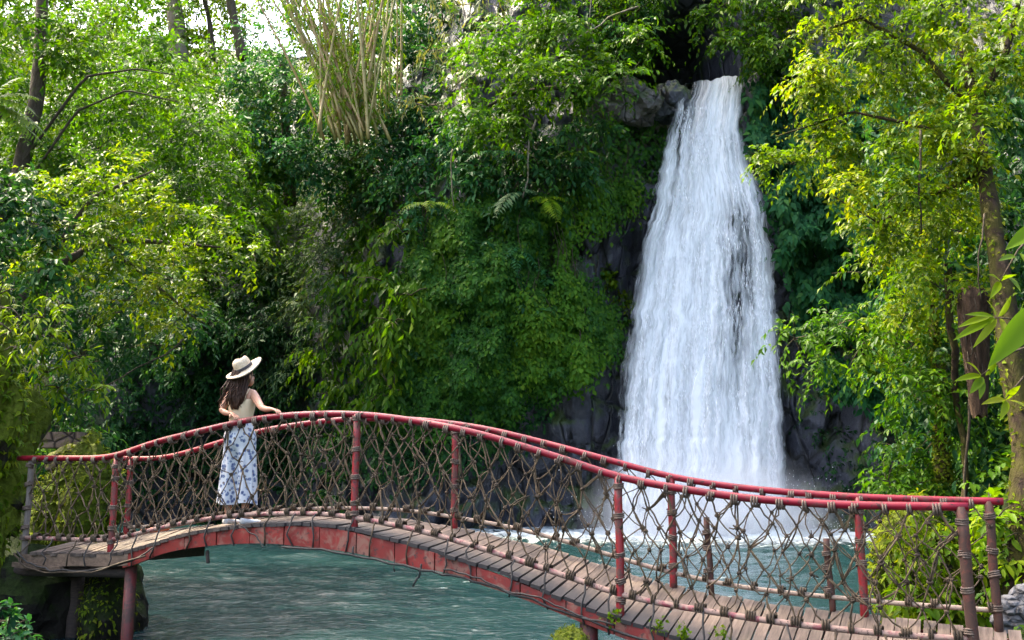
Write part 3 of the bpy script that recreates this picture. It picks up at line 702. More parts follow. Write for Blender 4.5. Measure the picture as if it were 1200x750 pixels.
plant('bamboo_shrub', 'feathery drooping bamboo shoots with straw coloured leaf tips', 'bamboo', [(470, -20), (600, -20), (590, 40), (560, 90), (500, 140), (480, 110), (500, 50)], lambda x, y: 41.5 - (y) * .01, 13, 'straw', None, 30, 1.5, 2.5, 8, .17, .9, .9, .4, .5, 6)
plant('small_palm', 'feathery palm leaf rosette by the foot of the bamboo', 'palm', [(305, 105), (345, 100), (350, 130), (330, 142), (308, 130)], 43.5, 17, 'mid', None, 22, 1.6, 1.2, 10, .13, .5, .5, .6, .7, 7, twigs=False)
# --- centre of the gorge
plant('grey_shrub', 'grey green fine leaved shrub spilling down left of the ivy wall', 'shrub', [(330, 235), (385, 190), (430, 175), (455, 215), (440, 290), (405, 380), (370, 450), (300, 470), (285, 380), (300, 300)], 'cliff', 9, 'grey', G_CL, 32, 3.6, 2.2, 9, .26, .6, .5, .6, .8, 8)
plant('teal_shrub', 'dark bluish shrub in the shade behind the sunlit branch', 'shrub', [(285, 190), (340, 225), (340, 300), (310, 420), (230, 480), (190, 430), (215, 330), (250, 260)], 'cliff', 8, 'deep', G_CL, 34, 3.2, 2.2, 9, .38, .6, .5, .6, .8, 9)
plant('dry_shrub', 'dry straw coloured grasses hanging under the bamboo', 'grass', [(375, 195), (425, 165), (440, 215), (432, 262), (400, 262), (385, 235)], lambda x, y: cliff_hit(x, y) - 1.6, 17, 'straw', G_CL, 26, 1.4, 1.2, 9, .08, 1.0, .9, .3, .6, 10, twigs=False)
plant('overhang_tree', 'bright broad crowned tree leaning out over the cliff edge above the ivy', 'tree', [(545, 95), (560, 50), (620, -25), (770, -25), (765, 40), (735, 110), (700, 150), (660, 120), (620, 165), (585, 200), (540, 150)], lambda x, y: 38.0 - .01 * (y), 9.5, 'mid', G_TR, 34, 3.4, 3.2, 9, .42, .55, .4, .7, .9, 11, stems=[{'p': [(690, 190, 39.5), (670, 100, 38.5), (640, 20, 38)], 'r': (.22, .08)}, {'p': [(670, 100, 38.5), (600, 110, 37.6), (560, 130, 37)], 'r': (.12, .04)}])
plant('leafy_shrub', 'glossy leaved shrub on the cliff edge under the bamboo', 'shrub', [(400, 195), (440, 150), (520, 130), (570, 150), (600, 200), (560, 240), (500, 262), (440, 250), (405, 235)], lambda x, y: cliff_hit(x, y) - 1.2, 10, 'teal', G_CL, 32, 3.6, 2, 9, .4, .6, .45, .7, .85, 12)
plant('leafy_shrub', 'dark drooping shrub below the broad crowned overhanging tree', 'shrub', [(575, 190), (640, 140), (700, 130), (720, 170), (700, 220), (650, 250), (600, 260), (560, 245)], lambda x, y: cliff_hit(x, y) - .8, 11, 'deep', G_CL, 30, 3.6, 1.8, 9, .36, .7, .6, .6, .8, 13)
wall_cover('ivy', 'dark green ivy blanket on the middle of the cliff', 'ivy', [(478, 250), (560, 235), (650, 235), (668, 320), (720, 350), (722, 405), (640, 455), (560, 490), (470, 500), (430, 480), (465, 380)], 5.0, 'ivy', 14, 4.4, .2, .75)
wall_cover('ivy', 'yellow green ivy strip running down between the ferns and the ivy blanket', 'ivy', [(497, 258), (530, 262), (524, 340), (528, 400), (504, 440), (486, 380), (474, 330)], 5.6, 'ivy_bright', 15, 3.0, .45, .55)
wall_cover('ivy', 'lime green ivy patch beside the bare rock low on the cliff', 'ivy', [(566, 350), (640, 335), (700, 345), (718, 380), (705, 425), (670, 448), (600, 430), (570, 395)], 5.4, 'ivy_bright', 16, 2.6, .45, .6)
wall_cover('ivy', 'bright mossy creeper ribbon on the edge of the dark rock face', 'ivy', [(650, 240), (668, 235), (674, 300), (677, 345), (700, 350), (696, 374), (668, 378), (655, 320)], 5, 'ivy_bright', 17, 4.0, .5, .4, edge=7)
wall_cover('ivy', 'lime moss cushion hanging beneath the boulders next to the falls', 'moss', [(690, 210), (742, 205), (748, 235), (715, 258), (690, 265), (630, 248), (650, 222)], 4.8, 'ivy_bright', 18, 2.2, .35, .5)
wall_cover('creeper', 'thin dark creeper on the shaded rock beside the top of the falls', 'creeper', [(690, 130), (780, 115), (788, 150), (768, 215), (745, 230), (700, 222), (640, 230), (640, 180)], 6.0, 'ivy', 19, .9, .1, .35)
plant('creeper', 'small bright tuft of leaves on the wet rock under the moss cushion', 'creeper', [(706, 318), (722, 316), (724, 345), (712, 348)], 'cliff', 6, 'lime', G_CL, 12, 2.2, .3, 7, .6, .3, .5, .4, .8, 20, twigs=False)
plant('creeper', 'small bright tuft of leaves below the first tuft on the wet rock', 'creeper', [(728, 350), (745, 348), (745, 378), (732, 380)], 'cliff', 6, 'lime', G_CL, 12, 2.2, .3, 7, .6, .3, .5, .4, .8, 21, twigs=False)
plant('climbing_plant', 'climber with long drooping bright green leaves left of the ivy wall', 'climber', [(405, 300), (440, 255), (480, 265), (490, 330), (470, 400), (480, 480), (440, 485), (380, 480), (372, 430), (400, 360)], lambda x, y: cliff_hit(x, y) - 1.7, 14, 'mid', G_CL, 30, 3.2, 1.6, 8, .34, .8, .9, .5, .7, 22)
plant('creeper', 'sparse dark leaves in the shaded hollow behind the hatted woman', 'creeper', [(120, 400), (200, 380), (300, 420), (380, 470), (400, 520), (330, 560), (120, 560)], 'cliff', 7, 'deep', G_CL, 34, 1.5, 1.2, 8, .45, .6, .6, .5, .8, 23)
wall_cover('creeper', 'thin creepers on the shaded overhang below the ivy blanket', 'creeper', [(400, 470), (560, 490), (640, 440), (640, 480), (560, 540), (400, 560)], 6, 'deep', 24, 1.2, .1, .3)
plant('overhang_shrub', 'dark leafy curtain hanging over the cave above the waterfall', 'shrub', [(700, -25), (960, -25), (945, 60), (905, 120), (880, 100), (868, 78), (835, 70), (815, 25), (770, 5)], lambda x, y: 39.3 - .004 * y, 9.5, 'mid', G_CL, 32, 3.2, 2.0, 9, .4, .7, .6, .6, .8, 25)
plant('overhang_shrub', 'small dark twigs reaching out in front of the black cave', 'shrub', [(690, 20), (760, 10), (765, 60), (740, 90), (700, 110)], 38.2, 9, 'deep', G_CL, 26, 1.6, 1.6, 8, .36, .7, .5, .6, .8, 26)
wall_cover('vine_curtain', 'bluish vine curtain draped down the cliff on the far side of the falls', 'climber', [(885, 85), (960, 70), (1050, 110), (1070, 300), (1070, 480), (1010, 460), (960, 420), (930, 330), (908, 220), (888, 150)], 9.5, 'teal', 27, 6, .3, 1.5, .48)
plant('creeper', 'few thin dark creepers on the bare rock wall right of the falls', 'creeper', [(930, 420), (1040, 470), (1040, 580), (960, 560)], 'cliff', 6, 'deep', G_CL, 34, .35, .4, 8, .45, .4, .6, .4, .8, 28, twigs=False)
# --- right bank trees
def tree_trunk_right():
    pts = [(1128, 60, 11.6), (1143, 130, 11.2), (1155, 200, 10.8), (1166, 275, 10.4), (1176, 345, 10.1), (1186, 420, 9.9), (1200, 500, 9.7), (1204, 570, 9.5), (1200, 640, 9.3), (1196, 730, 9.2)]
    return pts
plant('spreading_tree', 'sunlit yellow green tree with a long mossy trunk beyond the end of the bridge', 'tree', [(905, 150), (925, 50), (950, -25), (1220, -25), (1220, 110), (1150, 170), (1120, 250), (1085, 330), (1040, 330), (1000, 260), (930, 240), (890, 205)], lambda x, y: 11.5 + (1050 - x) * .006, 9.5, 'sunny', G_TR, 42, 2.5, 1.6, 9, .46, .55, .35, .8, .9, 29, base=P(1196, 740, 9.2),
      stems=[{'p': tree_trunk_right(), 'r': (.062, .165)}, {'p': [(1143, 130, 11.2), (1080, 60, 11.5), (1010, 20, 11.8), (950, 40, 12.2)], 'r': (.042, .01)}, {'p': [(1155, 200, 10.8), (1090, 150, 11), (1000, 130, 11.6), (910, 160, 12.2)], 'r': (.03, .008)}, {'p': [(1155, 200, 10.8), (1090, 230, 11), (1030, 260, 11.5), (960, 220, 12)], 'r': (.026, .007)}, {'p': [(1143, 130, 11.2), (1180, 60, 11), (1200, -20, 11)], 'r': (.05, .025)}], stem_mat='bark')
plant('sapling_tree', 'dense olive green tree lit from above between the vine curtain and the mossy trunk', 'tree', [(1000, 250), (1060, 210), (1120, 200), (1150, 260), (1140, 330), (1110, 420), (1060, 440), (1010, 400), (985, 330)], lambda x, y: 13 + (1060 - x) * .005, 9, 'sunny', G_TR, 44, 1.9, 1.8, 9, .44, .6, .45, .75, .9, 30, stems=[{'p': [(1105, 560, 12.6), (1100, 430, 12.8), (1085, 300, 13)], 'r': (.09, .04)}], stem_mat='bark')
plant('bank_shrub', 'lush green shrub hanging beside the bare rock above the far rail', 'shrub', [(925, 395), (985, 365), (1060, 400), (1130, 410), (1135, 520), (1130, 590), (1060, 600), (1030, 560), (1035, 500), (1000, 445), (945, 425)], lambda x, y: 12.8 + (1080 - x) * .008, 10, 'mid', G_SH, 42, 2.4, 1.6, 9, .42, .6, .45, .75, .85, 31)
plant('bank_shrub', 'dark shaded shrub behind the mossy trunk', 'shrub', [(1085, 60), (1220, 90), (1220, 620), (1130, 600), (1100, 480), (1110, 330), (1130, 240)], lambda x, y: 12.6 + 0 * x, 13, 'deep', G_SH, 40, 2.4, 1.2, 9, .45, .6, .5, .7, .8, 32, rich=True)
plant('bank_shrub', 'bright low leafy undergrowth between the two end posts and the mossy trunk', 'shrub', [(1080, 610), (1130, 590), (1210, 590), (1210, 700), (1150, 740), (1080, 740), (1060, 690)], lambda x, y: 9.4 + 0 * x, 16, 'lime', G_SH, 34, 2.6, .8, 7, .42, .5, .4, .7, .9, 33, rich=True)
# --- left side
plant('canopy_tree', 'shady tall tree with dark branches in the upper corner opposite the falls', 'tree', [(-30, -30), (170, -30), (205, 20), (210, 70), (170, 130), (150, 210), (90, 250), (-30, 260)], lambda x, y: 19 + (x * .01), 9.5, 'mid', G_TR, 34, 3.0, 3, 9, .42, .5, .35, .8, .9, 34, base=P(-80, 560, 19),
      stems=[{'p': [(-60, 420, 19), (10, 250, 18.5), (45, 120, 18.5), (50, -20, 19)], 'r': (.20, .10)}, {'p': [(20, 200, 18.5), (100, 90, 18), (160, 80, 18), (205, 88, 18)], 'r': (.035, .008)}, {'p': [(10, 250, 18.5), (90, 130, 18), (150, 105, 17.6), (210, 120, 17.5)], 'r': (.03, .008)}], stem_mat='twig')
plant('canopy_tree', 'leafy tree of mixed light and shade above the sunlit branch', 'tree', [(120, 80), (200, 90), (250, 140), (270, 200), (240, 260), (180, 260), (110, 230), (90, 160)], lambda x, y: 24 + 0 * x, 8.5, 'mid', G_TR, 32, 3.0, 3, 9, .42, .5, .35, .8, .9, 35)
plant('branching_tree', 'low tree with a long sunlit branch reaching out over the water', 'tree', [(30, 225), (100, 185), (170, 190), (240, 240), (322, 292), (300, 320), (250, 335), (245, 390), (200, 415), (150, 370), (80, 330), (20, 340)], lambda x, y: 15 + (x - 150) * .006, 9, 'sunny', G_TR, 30, 2.0, 1.8, 9, .44, .45, .3, .9, .95, 36, base=P(-30, 560, 14),
      stems=[{'p': [(-20, 430, 14), (40, 330, 14.2), (120, 280, 14.8), (220, 285, 15.4), (285, 292, 15.8)], 'r': (.10, .006)}, {'p': [(40, 330, 14.2), (110, 230, 14.6), (180, 200, 15)], 'r': (.06, .015)}, {'p': [(120, 280, 14.8), (190, 340, 15), (240, 380, 15.2)], 'r': (.045, .012)}])
plant('bank_shrub', 'shaded leaf mass under the sunlit branch', 'shrub', [(60, 300), (160, 330), (240, 370), (220, 425), (130, 415), (90, 430), (60, 400)], lambda x, y: 17 + 0 * x, 10.5, 'deep', G_SH, 34, 2.4, 2, 9, .42, .5, .4, .7, .9, 37)
plant('bank_shrub', 'bright bush trailing down the rocks above the platform', 'shrub', [(38, 345), (74, 345), (98, 405), (120, 468), (98, 488), (66, 470), (50, 425)], lambda x, y: 12.6 + 0 * x, 12, 'lime', G_SH, 26, 2.0, 1.0, 8, .32, .6, .5, .7, .85, 38, rich=True)
plant('bank_shrub', 'dark bush between the tall tree and the mossy boulder', 'shrub', [(-20, 180), (60, 230), (80, 330), (60, 420), (-20, 400)], lambda x, y: 13.5 + 0 * x, 12, 'deep', G_SH, 34, 3.0, 1.2, 8, .42, .5, .4, .7, .85, 39, rich=True)
plant('bank_shrub', 'small bluish green plant at the foot of the dark bank', 'shrub', [(-12, 700), (8, 712), (34, 752), (30, 770), (-12, 770)], lambda x, y: 7.6 + 0 * x, 13, 'teal', G_SH, 16, 3.0, .4, 7, .5, .3, .3, .9, .9, 40, rich=True)
plant('bank_shrub', 'sunlit yellow fern tufts growing on top of the tall moss hung boulder', 'fern', [(-14, 340), (20, 345), (44, 385), (38, 415), (10, 430), (-14, 430)], lambda x, y: 10.4 + 0 * x, 13, 'sunny', G_SH, 18, .9, .5, 7, .22, .7, .6, .6, .9, 41, rich=True)
plant('jungle_tree', 'pale leafy tree filling the upper corner behind the dark branches', 'tree', [(-30, -30), (120, -30), (160, 60), (140, 160), (60, 230), (-30, 230)], lambda x, y: 40 + 0 * x, 9, 'lime', G_FAR, 34, 2.4, 4, seed=43)  # light leaf colour stands in for haze
plant('jungle_tree', 'distant bright tree seen between the thin leaning trunks', 'tree', [(205, -30), (300, -30), (300, 30), (262, 70), (215, 70)], lambda x, y: 56 + 0 * x, 8, 'lime', G_FAR, 26, 2.2, 4, seed=44)  # leaves coloured light to look hazy
plant('bank_shrub', 'yellow green creeper covering the olive rock behind the last net panel', 'creeper', [(1035, 600), (1110, 592), (1122, 690), (1090, 720), (1045, 690)], lambda x, y: 9.35 + 0 * x, 10, 'sunny', G_SH, 20, 1.1, .4, 7, .4, .7, .8, .5, .8, 45)
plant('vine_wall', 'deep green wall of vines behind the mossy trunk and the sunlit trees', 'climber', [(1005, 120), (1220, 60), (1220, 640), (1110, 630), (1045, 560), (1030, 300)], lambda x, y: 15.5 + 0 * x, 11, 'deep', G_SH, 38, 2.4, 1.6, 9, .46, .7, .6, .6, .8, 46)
plant('bank_shrub', 'broad leafy thicket rising behind the tall boulder and the trailing bush', 'shrub', [(-20, 190), (110, 200), (190, 330), (125, 470), (112, 560), (-20, 560)], lambda x, y: 19.5 + 0 * x, 10, 'deep', G_SH, 36, 2.4, 2, 9, .46, .6, .5, .7, .85, 47)
plant('jungle_tree', 'dense light green tree below the pale tree on the far slope', 'tree', [(60, 100), (160, 60), (260, 110), (300, 200), (230, 330), (120, 330), (60, 240)], lambda x, y: 36 + 0 * x, 8.5, 'mid', G_FAR, 34, 2.4, 4, seed=48)
# canopy tree added out of view above the frame to shade the bridge
def canopy(cx, cy, cz, rx, ry, rz, n_, label, seed, ground):
    rng = np.random.default_rng(seed)
    u = unit(rng.normal(0, 1, (n_, 3))) * rng.uniform(.3, 1, (n_, 1)) ** .4
    o = np.array([cx, cy, cz]) + u * np.array([rx, ry, rz]); d = u + rng.normal(0, .4, u.shape)
    root = thing('canopy_tree', ground, label, 'tree', G_TR)
    pos, ax, nr, ln = spray_leaves(rng, o, d, 9, .7, .26, .5)
    leaves_mesh('crown', pos, ax, nr, ln, .45, LM['mid'], root, rng)
    gs = Geo(); top = np.array([cx, cy, cz]); gb = np.array(ground)
    t = np.linspace(0, 1, 12)[:, None]; pth = gb + (top - gb) * np.concatenate([t ** 1.5, t ** 1.5, t ** .8], 1); gs.tube(pth, np.linspace(.38, .14, 12), 10)
    for k in range(9):
        a = k * 2.4; e = top + np.array([math.cos(a) * rx * .8, math.sin(a) * ry * .8, rng.uniform(-.3, .6) * rz]); gs.tube([top - (0, 0, .6), (top + e) / 2 + (0, 0, .4), e], [.12, .08, .03], 6)
    gs.build('trunk', M['bark'], root); return root
canopy(-8.6, 13.2, 18.0, 3.8, 2.8, 1.6, 1700, 'unseen canopy tree added high over the river to shade the bridge', 62, (-13.5, 15, 2.5))

# ------------------------------------------------------------------ rocks, moss, ferns, vines
def rock(name, label, c, r, mat, seed, cat='rock', sub=4, amp=.28, moss=0, moss_len=.07, moss_mat='moss', group=None, freq=1.3):
    rng = np.random.default_rng(seed)
    bm = bmesh.new(); bmesh.ops.create_icosphere(bm, subdivisions=sub, radius=1.0)
    V = np.array([v.co[:] for v in bm.verts]); Fc = [[v.index for v in f.verts] for f in bm.faces]; bm.free()
    nrm = V.copy(); ridge = 1 - abs(fbm(V * freq * 1.3 + seed * 3.1, 4)); V = V * (1 + amp * fbm(V * freq + seed * 5.7, 5) + amp * .35 * (ridge - .7))[:, None]
    V = V * np.array(r) + np.array(c)
    root = thing(name, (c[0], c[1], c[2] - r[2]), label, cat, group)
    mesh('stone', V, Fc, mat, root, smooth=False)
    if moss:
        k = rng.integers(0, len(V), moss * 3); wgt = nrm[k, 2] * .5 + .5 * (-nrm[k, 1]) + .45 * fbm(V[k] * 2.2, 3) + rng.normal(0, .2, len(k)) > -.15
        k = k[wgt][:moss]
        pos = V[k] + rng.normal(0, .015, (len(k), 3)); ax = nrm[k] * .6 + rng.normal(0, .45, (len(k), 3)) + np.array([0, 0, -.35])
        o = leaves_mesh('moss', pos, ax, nrm[k] + np.array([0, 0, .6]), moss_len * rng.uniform(.5, 1.4, len(k)), .45, LM[moss_mat], root, rng, curl=.35); o['kind'] = 'stuff'
    return root
def px_m(Y): return Y / F / .96
rock('mossy_boulder', 'tall moss hung boulder where the bridge meets the bank', tuple(P(-34, 530, 11.6)), (.55, .8, 1.7), M['mossy'], 71, sub=5, moss=8000, moss_len=.085, moss_mat='sunny', amp=.42, freq=2.3)  # moss takes a brighter leaf colour to look sunlit
rock('mossy_boulder', 'rounded yellow green mossy rock behind the platform net', tuple(P(92, 610, 13.6)), (.55, .5, .95), M['mossy'], 72, moss=3200, moss_len=.07)
rock('mossy_boulder', 'low mossy rock under the bank edge by the red pier', tuple(P(128, 720, 11.6)), (.22, .5, .75), M['shade_dark_bank'], 73, moss=700, moss_len=.06)
rock('mossy_boulder', 'overhanging bank rock darkened for shade under the platform', tuple(P(110, 712, 12.4)), (.55, .5, .6), M['shade_dark_bank'], 74)
rock('mossy_boulder', 'rock darkened for shade at the back of the hollow under the platform', tuple(P(38, 712, 11.9)), (.55, .6, .7), M['shade_dark_bank'], 78)
rock('mossy_boulder', 'small yellow mossy rock beside the lower red pier', tuple(P(668, 757, 8.2)), (.13, .2, .14), M['mossy'], 75, moss=500, moss_len=.03)
rock('mossy_boulder', 'olive mossy rock wall behind the last net panel', tuple(P(1082, 690, 10.0)), (.42, .5, .72), M['mossy'], 76, moss=3200, moss_len=.075)
rock('cliff_boulder', 'rounded brown boulder farthest from the lip of the waterfall', tuple(P(708, 128, 40.2)), (1.05, .9, .72), M['boulder'], 81, amp=.34, group='boulders along the top of the cliff')
rock('cliff_boulder', 'large brown boulder in the middle of the ledge above the cliff', tuple(P(746, 122, 40.2)), (1.15, 1.0, .9), M['boulder'], 82, amp=.34, group='boulders along the top of the cliff')
rock('cliff_boulder', 'dark wet boulder right at the lip of the waterfall', tuple(P(786, 118, 40.5)), (.85, .9, .85), M['cliff'], 83, amp=.32, group='boulders along the top of the cliff')
rock('cliff_boulder', 'dark angular rock on the far side of the waterfall lip', tuple(P(886, 112, 40.2)), (.5, .8, .95), M['cliff'], 84, amp=.2, group='boulders along the top of the cliff')
rock('cliff_boulder', 'grey rock shelf low in the falling water', tuple(P(872, 158, 40.3)), (.55, .7, .9), M['cliff'], 85, amp=.2, group='boulders along the top of the cliff')
for k, (x, y, r) in enumerate(((1182, 708, .10), (1196, 716, .13), (1176, 726, .08), (1192, 736, .12), (1205, 700, .12))):
    lab = ['upper grey stone in the pile by the end post', 'large grey stone against the mossy trunk base', 'small grey stone at the deck end', 'lowest grey stone of the pile beside the deck', 'grey stone highest against the undergrowth'][k]
    rock('grey_stone', lab, tuple(P(x, y, 8.3)), (r * 1.2, r, r * .8), M['grey_rock'], 90 + k, sub=3, amp=.2, group='grey stones by the bridge end')
tag(mesh('stone_step', *[a if i else a for i, a in enumerate(box(P(75, 516, 14.2), .62, .4, .22))], M['step'], smooth=False), 'brown stone step block above the mossy rock', 'step')
rock('bank_rock', 'pale earthy rock below the brown stone step', tuple(P(82, 540, 13.7)), (.32, .3, .2), M['step'], 97, sub=3)

def frond(rng, base, d, length, np_, pl, sag, mat, parent, name='frond', wr=.22):
    t = np.linspace(0, 1, np_ + 2); d = unit(np.array(d, float)); down = np.array([0, 0, -1.0])
    pts = np.array(base) + d * (length * t)[:, None] + down * (sag * length * t ** 2)[:, None]
    tan = unit(np.gradient(pts, axis=0)); bn = unit(np.cross(tan, np.array([0.05, -.35, 1.0]))); nr = np.cross(bn, tan)
    pos, ax, nn, ln, wl = [], [], [], [], []
    for i in range(1, np_ + 2):
        prof_ = math.sin(math.pi * min(1, .12 + .88 * t[i])) ** .7 if t[i] < 1 else .3
        for sgn in (-1, 1):
            pos.append(pts[i]); ax.append(bn[i] * sgn + tan[i] * .55 + down * .25 + rng.normal(0, .06, 3)); nn.append(nr[i]); ln.append(pl * max(prof_, .15) * rng.uniform(.9, 1.1)); wl.append(wr)
    for i in range(np_ + 1): pos.append(pts[i]); ax.append(pts[i + 1] - pts[i]); nn.append(nr[i]); ln.append(np.linalg.norm(pts[i + 1] - pts[i]) * 1.3); wl.append(.09)
    o = leaves_mesh(name, np.array(pos), np.array(ax), np.array(nn), np.array(ln), np.array(wl), LM[mat], parent, rng, fold=.08, curl=.12)
    return o
def fern(label, px, py, Y, fronds, mat, seed, name='fern', group='ferns on the cliff', cat='fern', wr=.24):
    rng = np.random.default_rng(seed); base = P(px, py, Y); root = thing(name, base, label, cat, group)
    for (dx, dy, dz, L, n_, pl, sag) in fronds: frond(rng, base, (dx, dy, dz), L, n_, pl, sag, mat, root, wr=wr)
    gs = Geo(); gs.tube([base + (0, .25, -.05), base], [.05, .03], 5); gs.build('stem', M['twig'], root); return root
fern('hanging fern with one broad pale frond below the long bare vine', 612, 226, 36.6, [(-.45, -.5, .05, 1.5, 15, .52, .9), (-.8, -.3, .1, 1.0, 11, .35, .6), (.3, -.4, .25, .9, 10, .35, .7)], 'grey', 201)
fern('hanging fern with a bright pointed frond beside the moss ribbon', 640, 232, 36.6, [(.1, -.4, -.1, 1.6, 16, .50, .6), (-.5, -.4, .2, .9, 10, .32, .7), (.6, -.3, .2, 1.0, 10, .34, .6)], 'lime', 202)
fern('dark fern tuft under the overhanging tree', 585, 180, 36.4, [(-.7, -.4, .3, 1.5, 13, .40, .7), (.6, -.4, .3, 1.4, 13, .40, .8), (0, -.6, .2, 1.2, 12, .38, .9), (-.2, -.5, .6, 1.0, 10, .32, .7)], 'teal', 203)
fern('spreading fern among the dark shrubs above the moss cushion', 680, 180, 37.4, [(-.7, -.4, .3, 1.3, 13, .36, .7), (.6, -.4, .3, 1.3, 13, .36, .8), (0, -.6, .2, 1.1, 12, .34, .9)], 'mid', 204)
fern('green fern perched at the top edge of the long leaved climber', 505, 240, 37.0, [(-.7, -.4, .3, 1.4, 13, .40, .7), (.7, -.4, .35, 1.4, 13, .40, .8), (0, -.6, .3, 1.2, 12, .38, .9)], 'lime', 205)
fern('small teal fern tuft hanging on the ivy blanket', 606, 292, 37.0, [(-.6, -.4, -.1, 1.0, 9, .34, .7), (.5, -.4, -.1, 1.0, 9, .34, .8), (0, -.5, -.4, 1.0, 9, .32, .5), (-.2, -.5, .3, .8, 8, .3, 1)], 'teal', 206)
fern('young palm with long drooping fronds reaching in at the picture edge', -14, 120, 9.5, [(.8, 0, .55, .62, 22, .20, .5), (.75, -.1, .25, .55, 20, .19, .6), (.7, .1, -.05, .60, 22, .20, .5), (.8, -.2, .0, .5, 18, .18, .9), (.55, 0, .9, .6, 20, .2, .4), (.7, .2, -.3, .6, 20, .2, .3)], 'lime', 207, 'palm', None, 'palm', .17)

def vine(label, pts, r, mat='twig', seed=0, leafy=None):
    rng = np.random.default_rng(seed + 300)
    pts = np.array([P(*p) for p in pts]); k = np.linspace(0, 1, len(pts)); kk = np.linspace(0, 1, 16)
    q = np.stack([np.interp(kk, k, pts[:, i]) for i in range(3)], -1) + np.stack([fbm(xyz(kk * 4, seed, j), 3) for j in range(3)], -1) * r * 2.5
    V, Fc = tube(q, r * (1 - .4 * kk), 6)
    root = thing('hanging_vine', q[-1], label, 'vine', 'hanging vines'); mesh('stem', V, Fc, M[mat], root)
    if leafy:
        i = rng.integers(0, 16, 40); pos = q[i] + rng.normal(0, r, (40, 3)); leaves_mesh('foliage', pos, rng.normal(0, 1, (40, 3)) + (0, -.5, -.5), rng.normal(0, 1, (40, 3)) + (0, -1, .5), np.full(40, leafy), .5, LM['mid'], root, rng)
    return root
vine('long bare vine dangling above the broad pale fern', [(628, 140, 36.0), (622, 170, 36.0), (617, 200, 36.0), (612, 232, 36.2)], .045, 'pale_bark', 1)
vine('thin straight root hanging under the glossy shrub', [(532, 178, 36.4), (531, 205, 36.4), (532, 243, 36.5)], .035, 'pale_bark', 2)
vine('pale vine arching across the dark cave mouth', [(696, -10, 37.5), (690, 30, 37.3), (700, 60, 37.4), (720, 80, 37.6), (752, 96, 38)], .03, 'pale_bark', 3)
vine('bare branch crossing the upper cliff towards the cave', [(752, 5, 37), (715, 20, 36.8), (680, 45, 36.6), (650, 70, 36.5)], .045, 'pale_bark', 4)
vine('thick mossy vine hanging before the shaded shrub', [(1118, 300, 11.9), (1116, 380, 11.9), (1118, 470, 11.9), (1120, 560, 11.8), (1121, 640, 11.6)], .05, 'bark', 5, .10)
vine('thin dark vine beside the thick mossy vine', [(1132, 330, 11.7), (1134, 450, 11.6), (1131, 560, 11.5), (1132, 620, 11.4)], .02, 'twig', 6)
vine('slender vine hanging inside the sunlit tree', [(1080, 150, 10.6), (1078, 220, 10.6), (1083, 270, 10.7)], .014, 'twig', 7)
vine('looping thin vine near the brown stump', [(1150, 250, 10), (1146, 300, 9.9), (1149, 350, 9.9)], .010, 'twig', 8)
vine('drooping dead twig under the sunlit branch', [(215, 400, 14.5), (170, 430, 14.5), (120, 455, 14.5)], .014, 'twig', 9)
def stump():
    rng = np.random.default_rng(98); t = np.linspace(0, 1, 26); q = np.linspace(0, 2 * math.pi, 30, endpoint=False)
    ctr = np.stack([P(1139 + 9 * a, 338 + 150 * a, 10.5) for a in t]); rad = np.interp(t, [0, .06, .3, .7, 1], [.10, .155, .15, .10, .075]); V = []
    for i in range(26):
        r = rad[i] * (1 + .16 * fbm(xyz(np.cos(q) * 5, np.sin(q) * 5, t[i] * 2.5 + 0 * q), 3) + .10 * np.sin(q * 11 + 4 * t[i])); V.append(ctr[i] + xyz(np.cos(q) * r, np.sin(q) * r, .02 * np.sin(q * 5 + i)))
    root = thing('tree_stump', ctr[-1], 'fibrous brown tree fern stump beside the mossy trunk', 'stump')
    mesh('trunk', np.concatenate(V), [tuple(f) for f in grid_faces(30, 26, True)] + [tuple(range(30))[::-1]], M['fibre'], root); g_ = Geo()
    for k in range(40):
        i = rng.integers(2, 16); j = rng.integers(30); p0 = V[i][j]; L_ = rng.uniform(.08, .3); g_.tube([p0, p0 + (rng.normal(0, .02), -.02, -L_ * .5), p0 + (rng.normal(0, .03), -.01, -L_)], [.006, .005, .003], 4)
    g_.build('root', M['twig'], root)['kind'] = 'stuff'
    o = ctr[0] + rng.normal(0, .08, (30, 3)); pos, ax, nr, ln = spray_leaves(rng, o, rng.normal(0, 1, (30, 3)) + (0, -.5, .3), 7, .25, .09); leaves_mesh('foliage', pos, ax, nr, ln, .4, LM['sunny'], root, rng)
stump()

def near_leaf(root, b, t, wpx, Y, mat, rng, name='leaf', Yt=None):
    a = P(b[0], b[1], Y); c = P(t[0], t[1], Y if Yt is None else Yt); L = np.linalg.norm(c - a); n_ = 9
    ax = (c - a) / L; nr = unit(np.array([.25, -.75, .6])); sd_ = unit(np.cross(ax, nr)); up = np.cross(sd_, ax); wd = wpx * Y / F / 2
    tt = np.linspace(0, 1, n_); pr = np.sin(math.pi * tt ** .8) ** .85; pr[-1] = .02; pr[0] = .06
    V = []
    for k in range(n_):
        ctr = a + ax * L * tt[k] - up * L * .16 * (tt[k] ** 2 - tt[k])
        V += [ctr + sd_ * wd * pr[k] + up * wd * pr[k] * .3, ctr, ctr - sd_ * wd * pr[k] + up * wd * pr[k] * .3]
    Fc = [(k * 3 + j, k * 3 + j + 1, k * 3 + j + 4, k * 3 + j + 3) for k in range(n_ - 1) for j in (0, 1)]
    o = mesh(name, np.array(V), Fc, LM[mat], root, smooth=True)
    at = o.data.attributes.new('rnd', 'FLOAT', 'POINT'); at.data.foreach_set('value', np.full(len(V), rng.uniform(.35, .9), np.float32)); return o
rng_ = np.random.default_rng(55)
big = thing('broad_leaf_plant', P(1215, 420, 3.0), 'pair of large soft leaves of a plant very close to the camera', 'plant')
